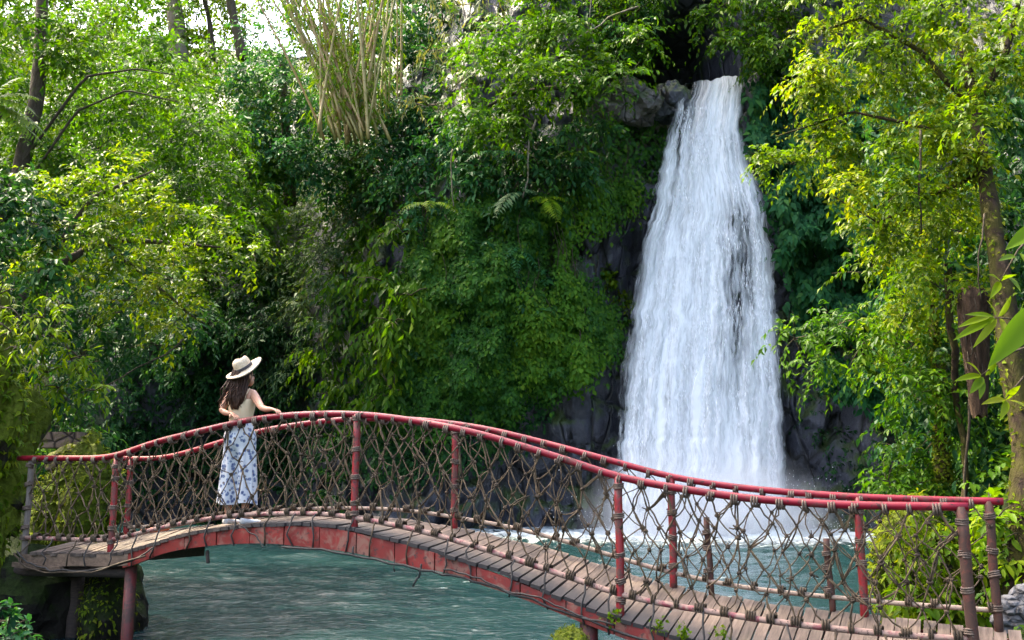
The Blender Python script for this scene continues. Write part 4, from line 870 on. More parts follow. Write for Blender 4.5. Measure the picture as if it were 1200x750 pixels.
near_leaf(big, (1225, 262), (1178, 293), 20, 3.0, 'mid', rng_); near_leaf(big, (1226, 352), (1158, 430), 30, 2.8, 'mid', rng_)
gs = Geo(); gs.tube([P(1226, 262, 3), P(1240, 330, 2.95), P(1228, 352, 2.8), P(1260, 600, 2.6)], [.006, .008, .008, .012], 6); gs.build('stem', M['twig'], big)
sp = thing('lanceolate_plant', P(1215, 520, 6.5), 'slender stemmed plant with narrow bright leaves before the mossy trunk', 'plant', G_SH)
gs = Geo()
for a, b in (((1222, 390), (1165, 372)), ((1222, 400), (1150, 440)), ((1222, 430), (1178, 468)), ((1215, 270), (1172, 330)), ((1230, 480), (1222, 300))): gs.tube([P(*a, 6.5), (P(*a, 6.5) + P(*b, 6.4)) / 2 + (0, 0, .04), P(*b, 6.4)], [.010, .007, .004], 6)
gs.build('stem', M['twig'], sp)
for b, t, wd in (((1166, 372), (1131, 369), 8), ((1166, 373), (1117, 399), 11), ((1170, 371), (1185, 346), 9), ((1166, 370), (1156, 352), 8), ((1168, 374), (1140, 408), 9), ((1172, 372), (1178, 398), 9), ((1184, 381), (1200, 352), 8), ((1160, 371), (1122, 384), 9), ((1150, 440), (1118, 447), 9), ((1150, 441), (1132, 424), 8), ((1152, 442), (1136, 462), 10), ((1155, 440), (1168, 418), 8), ((1150, 443), (1148, 468), 9), ((1178, 468), (1150, 474), 9), ((1178, 469), (1196, 452), 8), ((1180, 470), (1172, 492), 9), ((1182, 469), (1206, 480), 9), ((1172, 330), (1160, 350), 9), ((1173, 329), (1192, 322), 9), ((1172, 330), (1158, 322), 8), ((1178, 322), (1196, 342), 9), ((1190, 300), (1170, 306), 8), ((1195, 296), (1206, 318), 9)):
    near_leaf(sp, b, t, wd, 6.45, 'sunny', rng_, Yt=6.3)  # leaf colour stands in for sunlight that does not reach here

# ------------------------------------------------------------------ the bridge
TH, D0, WID = 0.4493, 7.834, 0.78
CT, ST = math.cos(TH), math.sin(TH)
def B(s, d, z): return xyz(np.asarray(s) * CT + np.asarray(d) * ST, -np.asarray(s) * ST + np.asarray(d) * CT, z)
def on_plane(p, d):
    x = (p[0] - 600) / F; v = (375 - p[1]) / F; dy = CP - SP * v; dz = SP + CP * v
    t = d / (ST * x + CT * dy); X, Y = x * t, dy * t
    return X * CT - Y * ST, EYE + dz * t
SD = np.arange(-11, 3.0, .04)
def profile(pts, d, win=.22):
    a = np.array([on_plane(p, d) for p in pts]); a = a[a[:, 0].argsort()]
    z = np.interp(SD, a[:, 0], a[:, 1]); sl0 = (a[1, 1] - a[0, 1]) / (a[1, 0] - a[0, 0])
    n_ = int(win / .04) * 2 + 1; k = np.ones(n_) / n_
    for _ in range(2): z = np.convolve(np.pad(z, n_ // 2, 'edge'), k, 'valid')
    return lambda s: np.interp(s, SD, z)
DF = D0 + WID
railN = profile([(22, 537), (130, 537), (180, 518.5), (252, 501), (300, 490), (340, 486.5), (380, 484.5), (418, 485), (450, 488), (500, 495), (563, 508), (662, 538), (725, 560), (804, 574), (880, 585), (986, 592), (1050, 593), (1135, 594)], D0)
railF = profile([(135, 537), (180, 538), (204, 535), (259, 518), (305, 504.5), (380, 493), (413, 491), (460, 490), (514, 494), (570, 502), (643, 520), (739, 546), (788, 560), (868, 572), (936, 578), (1009, 583), (1174, 588)], DF)
lowN = profile([(30, 630), (131, 634), (180, 620), (242, 608), (288, 602.5), (380, 601.5), (418, 607), (456, 614), (490, 621), (533, 633), (570, 644), (608, 657), (667, 676), (707, 691), (736, 700), (784, 709), (840, 718), (900, 728), (1007, 740), (1050, 744), (1131, 749)], D0)
lowF = profile([(146, 618), (180, 617), (240, 608), (305, 600), (357, 596), (413, 595), (466, 597), (504, 601), (536, 607), (588, 615), (641, 628), (689, 642), (732, 656), (770, 667), (834, 682), (880, 690), (956, 698), (1050, 707), (1131, 713), (1174, 716)], DF)
deckN = profile([(17, 644), (130, 647), (150, 645), (173, 638), (199, 629), (228, 621.5), (276, 615), (324, 611.5), (380, 611), (418, 617), (460, 627), (520, 643.5), (575, 660), (630, 680), (678, 702), (718, 716), (800, 741), (900, 763), (1050, 785), (1250, 800)], D0)
deckF = profile([(100, 628), (150, 627), (240, 617), (305, 607), (380, 604), (440, 605), (473, 609), (540, 620), (600, 634), (684, 656), (756, 680), (834, 698), (900, 708), (956, 716), (1050, 725), (1106, 733), (1200, 741)], DF)
girT = profile([(150, 648), (180, 633), (228, 624), (276, 618), (324, 614.5), (380, 614), (418, 623), (454, 632), (495, 641), (520, 648), (557, 661), (602, 678), (648, 697), (696, 714), (760, 735), (850, 760)], D0 - .05)
girB = profile([(150, 668), (180, 651), (228, 641), (276, 637), (324, 637), (380, 643), (418, 648), (454, 656), (520, 671), (593, 694), (639, 711), (678, 728), (760, 758), (850, 790)], D0 - .05)
sN = lambda px, py=560: on_plane((px, py), D0)[0]
sF = lambda px, py=560: on_plane((px, py), DF)[0]
bridge = thing('rope_net_bridge', B(-4.5, D0 + WID / 2, 0), 'arched plank footbridge with red pipe handrails and knotted rope netting', 'footbridge')
rb = np.random.default_rng(77)
def pipe(name, fn, s0, s1, d, r, mat, n_=70, off=0.0, sides=10):
    s = np.linspace(s0, s1, n_); V, Fc = tube(B(s, np.full(n_, d), fn(s) + off), r, sides); return mesh(name, V, Fc, mat, bridge)
sNL, sNR = sN(22, 537), on_plane((1135, 594), D0)[0]
sFL, sFR = on_plane((135, 537), DF)[0], on_plane((1176, 588), DF)[0]
pipe('handrail', railN, sNL, sNR, D0, .032, M['rail']); pipe('handrail', railF, sFL, sFR, DF, .030, M['rail'])
pipe('lower_rail', lowN, on_plane((30, 630), D0)[0], on_plane((1140, 750), D0)[0], D0 + .0, .024, M['low_rail']); pipe('lower_rail', lowF, on_plane((146, 618), DF)[0], on_plane((1174, 716), DF)[0], DF, .020, M['low_rail_far'])
# planks: shared meshes, one object per plank
plank_me = []
for k in range(5):
    bm = bmesh.new(); nx = 5; L0, L1 = -.085 + rb.uniform(-.02, .012), WID + .07 + rb.uniform(-.02, .02); hw = .0455 + rb.uniform(-.003, .002)
    Vv = []
    for i in range(nx):
        x = L0 + (L1 - L0) * i / (nx - 1); wv = rb.uniform(-.002, .002); cz = rb.uniform(-.003, .003)
        for (y, z) in ((-hw + wv, cz), (hw + wv, cz + rb.uniform(-.002, .002)), (hw + wv, cz - .034), (-hw + wv, cz - .034)): Vv.append((x, y, z))
    Fv = [(i * 4 + j, (i + 1) * 4 + j, (i + 1) * 4 + (j + 1) % 4, i * 4 + (j + 1) % 4) for i in range(nx - 1) for j in range(4)] + [(0, 1, 2, 3), tuple(4 * (nx - 1) + j for j in (3, 2, 1, 0))]
    for mm_ in ('plank', 'plank_dark_end'): me = bpy.data.meshes.new('plank'); me.from_pydata(Vv, [], [f[::-1] for f in Fv]); me.update(); me.materials.append(M[mm_]); plank_me.append(me)
bl = np.array(bridge.location)
ps = np.arange(-9.62, 1.75, .1)
for i, s in enumerate(ps):
    zn, zf = float(deckN(s)), float(deckF(s)); a = B(s, D0, zn); b_ = B(s, DF, zf)
    ax = unit(b_ - a); e = unit(B(s + .05, D0 + WID / 2, (deckN(s + .05) + deckF(s + .05)) / 2) - B(s - .05, D0 + WID / 2, (deckN(s - .05) + deckF(s - .05)) / 2))
    zz = np.cross(e, -ax); zz = unit(zz); zz = zz if zz[2] > 0 else -zz; ey = unit(np.cross(zz, ax))
    mtx = Matrix((tuple(ax), tuple(ey), tuple(zz))).transposed() @ Matrix.Rotation(rb.normal(0, .008), 3, 'Z')
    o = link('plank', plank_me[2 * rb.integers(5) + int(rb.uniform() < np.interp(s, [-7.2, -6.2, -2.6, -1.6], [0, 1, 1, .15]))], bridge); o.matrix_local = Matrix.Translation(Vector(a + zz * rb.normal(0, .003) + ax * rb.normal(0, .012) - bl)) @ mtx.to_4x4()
# red girder plates along both sides
def girder(d, s0, s1, ft, fb, step=.42, th=.035):
    s = s0; k = 0
    while s < s1 - .1:
        e = min(s + step, s1); q = np.linspace(s + .006, e - .006, 5); dz = rb.normal(0, .004); V = []
        for x in q:
            for (dd, z) in ((d - th / 2, ft(x) - .012), (d + th / 2, ft(x) - .012), (d + th / 2, fb(x) + dz), (d - th / 2, fb(x) + dz)): V.append(B(x, dd + .004 * (k % 2), z))
        Fc = [(i * 4 + j, (i + 1) * 4 + j, (i + 1) * 4 + (j + 1) % 4, i * 4 + (j + 1) % 4) for i in range(4) for j in range(4)] + [(0, 1, 2, 3), (19, 18, 17, 16)]
        mesh('girder_plate', np.array(V), [f[::-1] for f in Fc], M['girder'], bridge, smooth=False); s = e; k += 1
sG0 = sN(150, 650)
gT = lambda s: np.minimum(girT(s), deckN(s) - .03); gB = lambda s: np.minimum(girB(s), gT(s) - .10)
girder(D0 - .05, sG0, 1.7, gT, gB)
girder(DF + .02, sG0 - .3, 1.7, lambda s: deckF(s) - .05, lambda s: deckF(s) - .21, .84)
g_ = Geo()
for s in np.arange(sG0 + .3, 1.6, .84):
    zc = float(min(gT(s), deckF(s) - .05)) - .09; V, Fc = box((0, 0, 0), .07, WID, .10); V = B(s + V[:, 0], D0 + WID / 2 + V[:, 1], zc + V[:, 2]); mesh('cross_beam', V, Fc, M['log'], bridge, smooth=False)
# platform boards and logs on the left
def board(name, pa, pb, d, h, th, mat):
    (s0, z0), (s1, z1) = on_plane(pa, d), on_plane(pb, d); q = np.linspace(0, 1, 6); V = []
    for t in q:
        s = s0 + (s1 - s0) * t; z = z0 + (z1 - z0) * t + .006 * math.sin(9 * t + s)
        V += [B(s, d, z), B(s, d + th, z), B(s, d + th, z - h), B(s, d, z - h)]
    Fc = [(i * 4 + j, (i + 1) * 4 + j, (i + 1) * 4 + (j + 1) % 4, i * 4 + (j + 1) % 4) for i in range(5) for j in range(4)] + [(0, 1, 2, 3), (23, 22, 21, 20)]
    return mesh(name, np.array(V), [f[::-1] for f in Fc], mat, bridge, smooth=False)
board('fascia_board', (24, 650), (150, 649), D0 - .07, .125, .035, M['fascia']); board('fascia_board', (14, 659), (70, 664), D0 - .12, .05, .05, M['fascia'])
for (pa, pb, d, r) in (((10, 669), (150, 671), D0 + .06, .055), ((4, 666), (120, 670), D0 + .42, .06), ((10, 664), (140, 668), D0 + .75, .055)):
    (s0, z0), (s1, z1) = on_plane(pa, d), on_plane(pb, d); V, Fc = tube(B(np.linspace(s0, s1, 6), np.full(6, d), np.linspace(z0, z1, 6)), r, 10); mesh('bearer_log', V, Fc, M['log'], bridge)
def pier(px, py, d, r, zb, mat):
    s, z = on_plane((px, py), d); V, Fc = tube(B(np.array([s, s, s + .02]), np.full(3, d), np.array([z, (z + zb) / 2, zb])), r, 12); return mesh('pier_post', V, Fc, mat, bridge)
pier(154, 663, D0 + .04, .062, -.6, M['pier']); pier(90, 672, D0 + .55, .09, -.6, M['log'])
pier(690, 722, D0 + .02, .075, -.6, M['pier']); pier(760, 742, DF - .1, .07, -.6, M['pier'])
# posts
def post(s, d, ft, fb, mat, r=.034, name='post', lean=0.0, top=0.0):
    z0, z1 = float(fb), float(ft) + top; t = np.linspace(0, 1, 7); V, Fc = tube(B(s + lean * (1 - t) + .004 * np.sin(t * 9 + s), np.full(7, d), z0 + (z1 - z0) * t), r, 10); return mesh(name, V, Fc, mat, bridge)
wraps = []
for px, py, m in ((34, 560, 'greypost'), (134, 580, 'post'), (417, 540, 'post'), (726, 640, 'post'), (1131, 660, 'rust')):
    s = sN(px, py); post(s, D0 + (.0 if m != 'greypost' else .02), railN(s), deckN(s) - .14, M[m], .034 if m != 'rust' else .040, lean=.02 if m == 'rust' else 0)
    for f in (.93, .72, .46, .24, .09): wraps.append((s, D0, deckN(s) + (railN(s) - deckN(s)) * (f + rb.uniform(-.04, .04)), .040))
for px, py, m in ((151, 580, 'post'), (533, 550, 'post'), (788, 620, 'post'), (1009, 650, 'post'), (1164, 660, 'rust')):
    s = sF(px, py); post(s, DF, railF(s), deckF(s) - .10, M[m], .034)
    for f in (.9, .66, .4, .16): wraps.append((s, DF, deckF(s) + (railF(s) - deckF(s)) * (f + rb.uniform(-.05, .05)), .040))
for px, pt, pb in ((829, 606, 700), (969, 631, 728)):
    s = sF(px, 660); zt = on_plane((px, pt), DF)[1]; post(s, DF + .01, zt, deckF(s) - .05, M['rust'], .026, 'post_stub', lean=.03)
    for f in (.3, .6, .8): wraps.append((s, DF, deckF(s) + (zt - deckF(s)) * f, .034))
def coil_mesh(name, rad, thick, turns, pitch, mat, sides=5):
    t = np.linspace(0, turns * 2 * math.pi, int(turns * 9) + 1); p = np.stack([np.cos(t) * rad * (1 + .05 * np.sin(t * .37)), np.sin(t) * rad, (t / (2 * math.pi) - turns / 2) * pitch], -1)
    V, Fc = tube(p, thick, sides); me = bpy.data.meshes.new(name); me.from_pydata(V.tolist(), [], [list(f) for f in Fc]); me.polygons.foreach_set('use_smooth', np.ones(len(me.polygons), bool)); me.materials.append(mat); return me
ring_post = coil_mesh('post_wrap', .040, .008, 3, .016, M['lash']); ring_rail = [coil_mesh('rail_lashing', .039, .0085, n_, .019, M['lash']) for n_ in (2, 3, 3)]; ring_low = [coil_mesh('rail_lashing', .032, .0095, n_, .020, M['knot']) for n_ in (2, 3, 4)]
def place(me, pos, zdir, scale=1.0, name=None):
    o = link(name or me.name.split('.')[0], me, bridge); q = Vector(zdir).to_track_quat('Z', 'Y')
    o.matrix_local = Matrix.Translation(Vector(np.asarray(pos, float) - bl)) @ q.to_matrix().to_4x4() @ Matrix.Rotation(rb.uniform(0, 6.28), 4, 'Z') @ Matrix.Scale(scale, 4); return o
for s, d, z, r in wraps: place(ring_post, B(s, d, z), (rb.normal(0, .12), rb.normal(0, .12), 1), r / .040)
# knots: a few lumpy shapes shared by all
knot_me = []
for k in range(4):
    gk = Geo(); r_ = np.random.default_rng(400 + k)
    for q in range(3):
        t = np.linspace(0, 2 * math.pi, 8); n1 = unit(r_.normal(0, 1, 3)); a = unit(np.cross(n1, (.3, .2, 1))); b_ = np.cross(n1, a); gk.tube((np.cos(t)[:, None] * a + np.sin(t)[:, None] * b_) * .015 * r_.uniform(.7, 1.25), .0085, 4)
    for q in range(2):
        dv = unit(r_.normal(0, 1, 3)); gk.tube([dv * .005, dv * .028 + r_.normal(0, .004, 3), dv * .042 + r_.normal(0, .01, 3)], [.006, .006, .005], 4)
    me = bpy.data.meshes.new('knot'); me.from_pydata(np.concatenate(gk.V).tolist(), [], [list(f) for f in gk.F]); me.polygons.foreach_set('use_smooth', np.ones(len(me.polygons), bool)); me.materials.append(M['knot']); knot_me.append(me)
ROWS = 5
knots = []
def net(s0, s1, d, top, low, ds, thick, double, seed, side):
    r_ = np.random.default_rng(seed); n_ = int((s1 - s0) / ds); ds = (s1 - s0) / n_
    K = {}
    for r in range(ROWS + 1):
        for i in range(-1, n_ + 1):
            s = s0 + (i + .25 + .5 * (r % 2)) * ds
            if s < s0 - .01 or s > s1 + .01: continue
            f = r / ROWS; inn = 0 < r < ROWS
            f2 = f + (r_.normal(0, .032) if inn else 0); s2 = s + (r_.normal(0, .042) if inn else r_.normal(0, .012))
            z = top(s2) * (1 - f2) + low(s2) * f2
            K[(r, i)] = np.array(B(s2, d + (r_.normal(0, .02) if inn else 0), z))
            if inn: knots.append((K[(r, i)], d))
            else: place((ring_rail if r == 0 else ring_low)[r_.integers(3)], B(s2, d, (top if r == 0 else low)(s2)), B(s2 + .05, d, (top if r == 0 else low)(s2 + .05)) - B(s2 - .05, d, (top if r == 0 else low)(s2 - .05)), r_.uniform(.95, 1.12) * (1 if side == 'near' else .93))
    for i in range(-4, n_ + 4):
        for sg in (1, -1):
            idx = []; j = i
            for r in range(ROWS + 1):
                idx.append((r, j))
                j = j + (1 if (r % 2) else 0) if sg > 0 else j - (0 if (r % 2) else 1)
            gk = Geo(); have = False
            for a, b_ in zip(idx[:-1], idx[1:]):
                if a in K and b_ in K:
                    p, q = K[a], K[b_]
                    for st in range(2 if r_.uniform() < double else 1):
                        L = np.linalg.norm(q - p); t = np.linspace(0, 1, 5)[:, None]; off = r_.normal(0, .010, 3) + np.array([0, 0, -L * r_.uniform(0, .09)])
                        w_ = r_.normal(0, .004, (5, 3)); w_[0] = w_[-1] = 0
                        gk.tube(p + (q - p) * t + off * np.sin(t * math.pi) + w_ + (st * r_.normal(0, .006, 3)), thick * r_.uniform(.85, 1.15), 5); have = True
            if have: gk.build('net_rope', M['rope'], bridge)
net(sN(36, 580), on_plane((1128, 660), D0)[0], D0, lambda s: railN(s) - .02, lambda s: lowN(s) + .02, 0.185, .0064, .35, 500, 'near')
net(sF(140, 580), on_plane((1168, 660), DF)[0], DF, lambda s: railF(s) - .02, lambda s: lowF(s) + .02, .20, .0056, .2, 501, 'far')
knots.sort(key=lambda k: np.linalg.norm(k[0]) + (0 if k[1] == D0 else 2))
for p, d in knots[:300]: place(knot_me[rb.integers(4)], p, rb.normal(0, 1, 3), rb.uniform(.6, 1.1), 'knot')
gk = Geo()
for p, d in knots[300:]:
    me = knot_me[rb.integers(4)]; V = np.array([v.co[:] for v in me.vertices]); gk.add(V * rb.uniform(.6, 1.0) + p, [tuple(f.vertices) for f in me.polygons])
if gk.V: gk.build('knot', M['knot'], bridge)['kind'] = 'stuff'
# ties from the lower rail down round the girder
for s in np.arange(sN(40, 630), 0.2, .33):
    s = s + rb.uniform(-.08, .08); zb = float(gB(s)) - .015 if s > sG0 else float(deckN(s)) - .15
    zl = float(lowN(s)); zd = float(deckN(s)); dn = D0 - .085 if s > sG0 else D0 - .125
    pts = [B(s, D0 - .02, zl), B(s + rb.normal(0, .015), D0 - .05, (zl + zd) / 2), B(s + rb.normal(0, .02), dn, zd - .02), B(s + rb.normal(0, .02), dn, (zd + zb) / 2), B(s + rb.normal(0, .025), dn + .01, zb)]
    V, Fc = tube(np.array(pts), .0085, 5); mesh('tie_rope', V, Fc, M['cable'] if rb.uniform() < .55 else M['knot'], bridge)
def cable(pts, d, r=.009, m='cable', wob=.006):
    a = np.array([on_plane(p, d) for p in pts]); k = np.linspace(0, 1, len(a)); kk = np.linspace(0, 1, len(a) * 4)
    s = np.interp(kk, k, a[:, 0]); z = np.interp(kk, k, a[:, 1]) + rb.normal(0, wob, len(kk)); V, Fc = tube(B(s, np.full(len(s), d) + rb.normal(0, wob, len(kk)), z), r, 5); return mesh('hanging_cable', V, Fc, M[m], bridge)
cable([(20, 646), (34, 660), (60, 668), (100, 669), (150, 660), (178, 643)], D0 - .15); cable([(16, 648), (28, 664), (56, 672), (110, 671), (170, 650)], D0 - .16, .010, 'knot')
cable([(330, 640), (400, 648), (470, 662), (520, 672), (560, 682), (600, 695), (650, 712), (700, 730), (760, 752)], D0 - .10, .011); cable([(520, 667), (560, 676), (593, 693), (640, 703), (680, 722), (720, 733)], D0 - .11, .008)
cable([(280, 615), (300, 628), (310, 642)], D0 - .12, .007); cable([(413, 640), (414, 651), (420, 653)], D0 - .1, .010); cable([(494, 660), (492, 672), (484, 685)], D0 - .1, .010); cable([(462, 655), (462, 668)], D0 - .1, .006); cable([(243, 645), (244, 660)], D0 - .0, .02, 'log', .0)
(s0, z0), (s1, z1) = on_plane((166, 628), D0 + .35), on_plane((196, 624), D0 + .35)
tt_ = np.linspace(0, 1, 8); Vp, Fp = tube(B(s0 + (s1 - s0) * tt_, D0 + .35 + .03 * np.sin(tt_ * 3), z0 + (z1 - z0) * tt_ + .05), .028, 8)
tag(mesh('orange_pipe', Vp, Fp, M['orange']), 'short orange pipe lying on the deck beside the paired red posts', 'pipe')
# small weeds along the lower deck edge
for k, (x, y) in enumerate(((718, 722), (772, 735), (800, 740), (845, 742))):
    r_ = np.random.default_rng(600 + k); s, z = on_plane((x, y), D0 - .09); c = np.array(B(s, D0 - .09, z)); n_ = 34
    root = thing('weed', c, ['weed tuft sprouting by the middle post', 'tiny weed on the plank ends past the middle post', 'small trailing weed at the dark plank ends', 'mossy weed tuft farthest down the deck edge'][k], 'weed', 'weeds along the deck edge')
    leaves_mesh('foliage', c + r_.normal(0, .028, (n_, 3)), r_.normal(0, 1, (n_, 3)) + (0, -.5, .2), r_.normal(0, .5, (n_, 3)) + (0, 0, 1), np.full(n_, .04), .7, LM['lime'], root, r_)

# ------------------------------------------------------------------ the woman
def build_person():
    fc = np.array(B(on_plane((277, 611), D0 + .17)[0], D0 + .17, 0.0)); s_ = on_plane((277, 611), D0 + .17)[0]
    fc[2] = float(deckN(s_)) * .8 + float(deckF(s_)) * .2 + .004
    yaw = -R(14); cz, sz = math.cos(yaw), math.sin(yaw); RZ = np.array([[cz, -sz, 0], [sz, cz, 0], [0, 0, 1]])
    root = thing('person', fc, 'woman in a straw hat, cream top and blue floral trousers leaning on the rail', 'person')
    L = lambda p: fc + np.asarray(p, float) @ RZ.T
    def inv(wp): return (np.asarray(wp) - fc) @ RZ
    def onp(p, d): s, z = on_plane(p, d); return np.array(B(s, d, z))
    hl = inv(onp((272, 489), D0 + .005)); hr = inv(onp((320, 483.5), D0 + .005)); el = inv(onp((259.5, 481), D0 + .06)); er = inv(onp((307, 478), D0 + .04))
    skin = plain('skin', (.46, .235, .145), .5, .4, .12)
    v, e, rad = [], [], []
    def add(p, r, par=None):
        v.append(tuple(p)); rad.append(r if isinstance(r, tuple) else (r, r))
        if par is not None: e.append((par, len(v) - 1))
        return len(v) - 1
    pel = add((0, 0, .92), (.115, .075)); wst = add((0, .005, 1.06), (.105, .08), pel); chs = add((0, .0, 1.20), (.125, .085), wst); uch = add((0, -.005, 1.315), (.105, .07), chs)
    nk = add((0, .0, 1.385), .048, uch); nk2 = add((.004, .012, 1.435), .047, nk); hd = add((.012, .03, 1.50), (.072, .082), nk2); hd2 = add((.016, .028, 1.575), (.075, .088), hd); add((.018, .022, 1.635), .055, hd2)
    for sx, el_, h in ((-1, el, hl), (1, er, hr)):
        sh = add((sx * .135, -.005, 1.325), .052, uch); el2 = np.array(el_); m1 = add(np.array([sx * .16, -.01, 1.28]) * .55 + el2 * .45, .042, sh); ej = add(el2, .034, m1)
        hp = np.array(h) + np.array([0, 0, .012]); m2 = add(el2 * .55 + hp * .45, .031, ej); wr_ = add(el2 * .14 + hp * .86 + np.array([0, 0, .018]), .021, m2)
        dirv = unit(hp - el2); dirv[2] = min(dirv[2], 0); sd_ = unit(np.cross(dirv, (0, 0, 1)))
        pm = add(hp + dirv * .02 + (0, 0, .022), (.030, .014), wr_)
        for q in range(4):
            b0 = add(hp + dirv * .055 + sd_ * (q - 1.5) * .017 + (0, 0, .022), .0085, pm); b1 = add(hp + dirv * (.085 + .004 * (q in (1, 2))) + sd_ * (q - 1.5) * .018 + (0, 0, .012), .008, b0); add(hp + dirv * (.098 + .006 * (q in (1, 2))) + sd_ * (q - 1.5) * .018 + (0, 0, -.010), .007, b1)
        t0 = add(hp + dirv * .012 + sd_ * sx * -.036 + (0, 0, .012), .0095, pm); add(hp + dirv * .040 + sd_ * sx * -.048 + (0, 0, -.002), .008, t0)
    for sx in (-1, 1):
        hp = add((sx * .088, .01, .82), .066, pel); kn = add((sx * .098, .008, .47), .048, hp); cf = add((sx * .095, -.012, .33), .050, kn); an = add((sx * .098, -.005, .09), .034, cf); ft_ = add((sx * .102, .06, .045), (.036, .026), an); add((sx * .108, .15, .03), (.034, .018), ft_)
    me = bpy.data.meshes.new('body'); me.from_pydata([tuple(L(p) - fc) for p in v], e, []); o = link('body', me, root)
    sm = o.modifiers.new('skin', 'SKIN'); o.modifiers.new('sub', 'SUBSURF').levels = 2; o.modifiers['sub'].render_levels = 2
    for i, d in enumerate(me.skin_vertices[0].data): d.radius = rad[i]; d.use_root = i == 0
    sm.use_smooth_shade = True
    dg = bpy.context.evaluated_depsgraph_get(); m2 = bpy.data.meshes.new_from_object(o.evaluated_get(dg)); o.modifiers.clear(); o.data = m2; m2.name = 'body'; m2.materials.clear(); m2.materials.append(skin)
    hr_m = leaf = None
    def loft(name, rings, mat, nseg=40, par=root, close=False):
        V = np.concatenate([L(r) for r in rings]); Fc = [tuple(f) for f in grid_faces(nseg, len(rings), True)]
        if close: Fc += [tuple(range(nseg))[::-1], tuple((len(rings) - 1) * nseg + k for k in range(nseg))]
        return mesh(name, V, Fc, mat, par)
    a = np.linspace(0, 2 * math.pi, 72, endpoint=False)
    # wide floral trousers
    def tro(z):
        t = (1.03 - z) / .81
        wx_ = np.interp(z, [.20, .45, .75, .88, .97, 1.03], [.212, .195, .175, .170, .145, .125]); wy_ = np.interp(z, [.20, .45, .75, .88, .97, 1.03], [.125, .118, .118, .125, .105, .092])
        x = np.cos(a) * wx_; y = np.sin(a) * wy_
        pinch = np.clip((.80 - z) / .16, 0, 1); y = y * (1 - pinch * .86 * np.exp(-(x / .040) ** 2)); y = y - .02 * np.clip((z - .78) / .1, 0, 1) * (np.sin(a) < 0)
        pl = .010 * np.clip((.95 - z) / .5, 0, 1) * (np.sin(a * 13 + z * 3) + .6 * np.sin(a * 21 - z * 5)); x = x * (1 + pl / .2); y = y + pl * np.sin(a) * 1.1
        return xyz(x, y, np.full(72, z + .006 * math.sin(z * 30)) - (.012 * np.sin(a * 3 + 1) if z < .25 else 0))
    m, n, b = mat_new('floral_fabric'); vc = coords(n)
    vo = N(n, 'ShaderNodeTexVoronoi'); vo.inputs['Scale'].default_value = 21; n.links.new(vc, vo.inputs['Vector']); nz = noise(n, 60, 3, .6, vc)
    ad = N(n, 'ShaderNodeMath', operation='MULTIPLY_ADD'); n.links.new(nz.outputs['Fac'], ad.inputs[0]); ad.inputs[1].default_value = .5; n.links.new(vo.outputs['Distance'], ad.inputs[2])
    fr = ramp(n, ad.outputs[0], [(.42, (.05, .07, .17)), (.50, (.24, .29, .41)), (.58, (.06, .08, .18)), (.65, (.38, .42, .50)), (.71, (.62, .62, .63))])
    v2 = N(n, 'ShaderNodeTexVoronoi'); v2.inputs['Scale'].default_value = 17; n.links.new(vc, v2.inputs['Vector']); f2 = ramp(n, v2.outputs['Distance'], [(.18, (1, 1, 1)), (.24, (0, 0, 0))])
    sx = n.nodes.new('ShaderNodeSeparateColor'); n.links.new(v2.outputs['Color'], sx.inputs[0]); f3 = ramp(n, sx.outputs[0], [(.62, (0, 0, 0)), (.64, (1, 1, 1))]); mu = N(n, 'ShaderNodeMath', operation='MULTIPLY'); n.links.new(f2.outputs[0], mu.inputs[0]); n.links.new(f3.outputs[0], mu.inputs[1])
    n.links.new(mixc(n, mu.outputs[0], fr.outputs[0], (.20, .16, .14)), b.inputs['Base Color']); b.inputs['Roughness'].default_value = .85
    zs = np.concatenate([np.linspace(.205, .9, 30), np.linspace(.92, 1.03, 8)]); loft('trousers', [tro(z) for z in zs], m, 72)
    # cream strapless top with thin straps
    cream = plain('cream_top', (.60, .46, .28), .85); nn_ = cream.node_tree; nz = noise(nn_, 160, 2, .5, coords(nn_, 'Object', (1, 1, .2))); bump(nn_, nn_.nodes['Principled BSDF'], nz.outputs['Fac'], .5, .004)
    def top_r(z):
        wx_ = np.interp(z, [.985, 1.06, 1.15, 1.25, 1.285], [.135, .122, .136, .152, .150]); wy_ = np.interp(z, [.985, 1.06, 1.15, 1.25, 1.285], [.100, .094, .106, .108, .100])
        return xyz(np.cos(a) * wx_, np.sin(a) * wy_ + .004 * np.sin(a * 9 + z * 40), np.full(72, z) - .02 * (z > 1.26) * np.clip(-np.sin(a), 0, 1))
    tp = loft('top', [top_r(z) for z in np.linspace(.985, 1.285, 12)], cream, 72)
    for sx_ in (-1, 1):
        V, Fc = tube(np.array([L((sx_ * .085, -.092, 1.255)), L((sx_ * .095, -.085, 1.32)), L((sx_ * .098, -.03, 1.385)), L((sx_ * .095, .05, 1.34)), L((sx_ * .085, .095, 1.27))]), .006, 6); mesh('strap', V, Fc, cream, tp)
    # shoes
    wh = plain('white_shoe', (.74, .74, .72), .6)
    for sx_, tw in ((-1, .10), (1, .35)):
        rings = []; q = np.linspace(0, 2 * math.pi, 20, endpoint=False)
        for t in np.linspace(0, 1, 10):
            yy = -.055 + .245 * t; w_ = .036 * math.sin(math.pi * min(.97, .12 + t * .8)) ** .5 + .004; h_ = .034 * (1 - .45 * t) + .002
            xx = np.cos(q) * w_; zz = np.clip(np.sin(q), -.75, 1) * h_ + h_ * .78; X = xx + sx_ * .1; rings.append(xyz(sx_ * .1 + xx * math.cos(tw) + yy * math.sin(tw), -xx * math.sin(tw) + yy * math.cos(tw), zz))
        loft('shoe', rings, wh, 20, close=True)
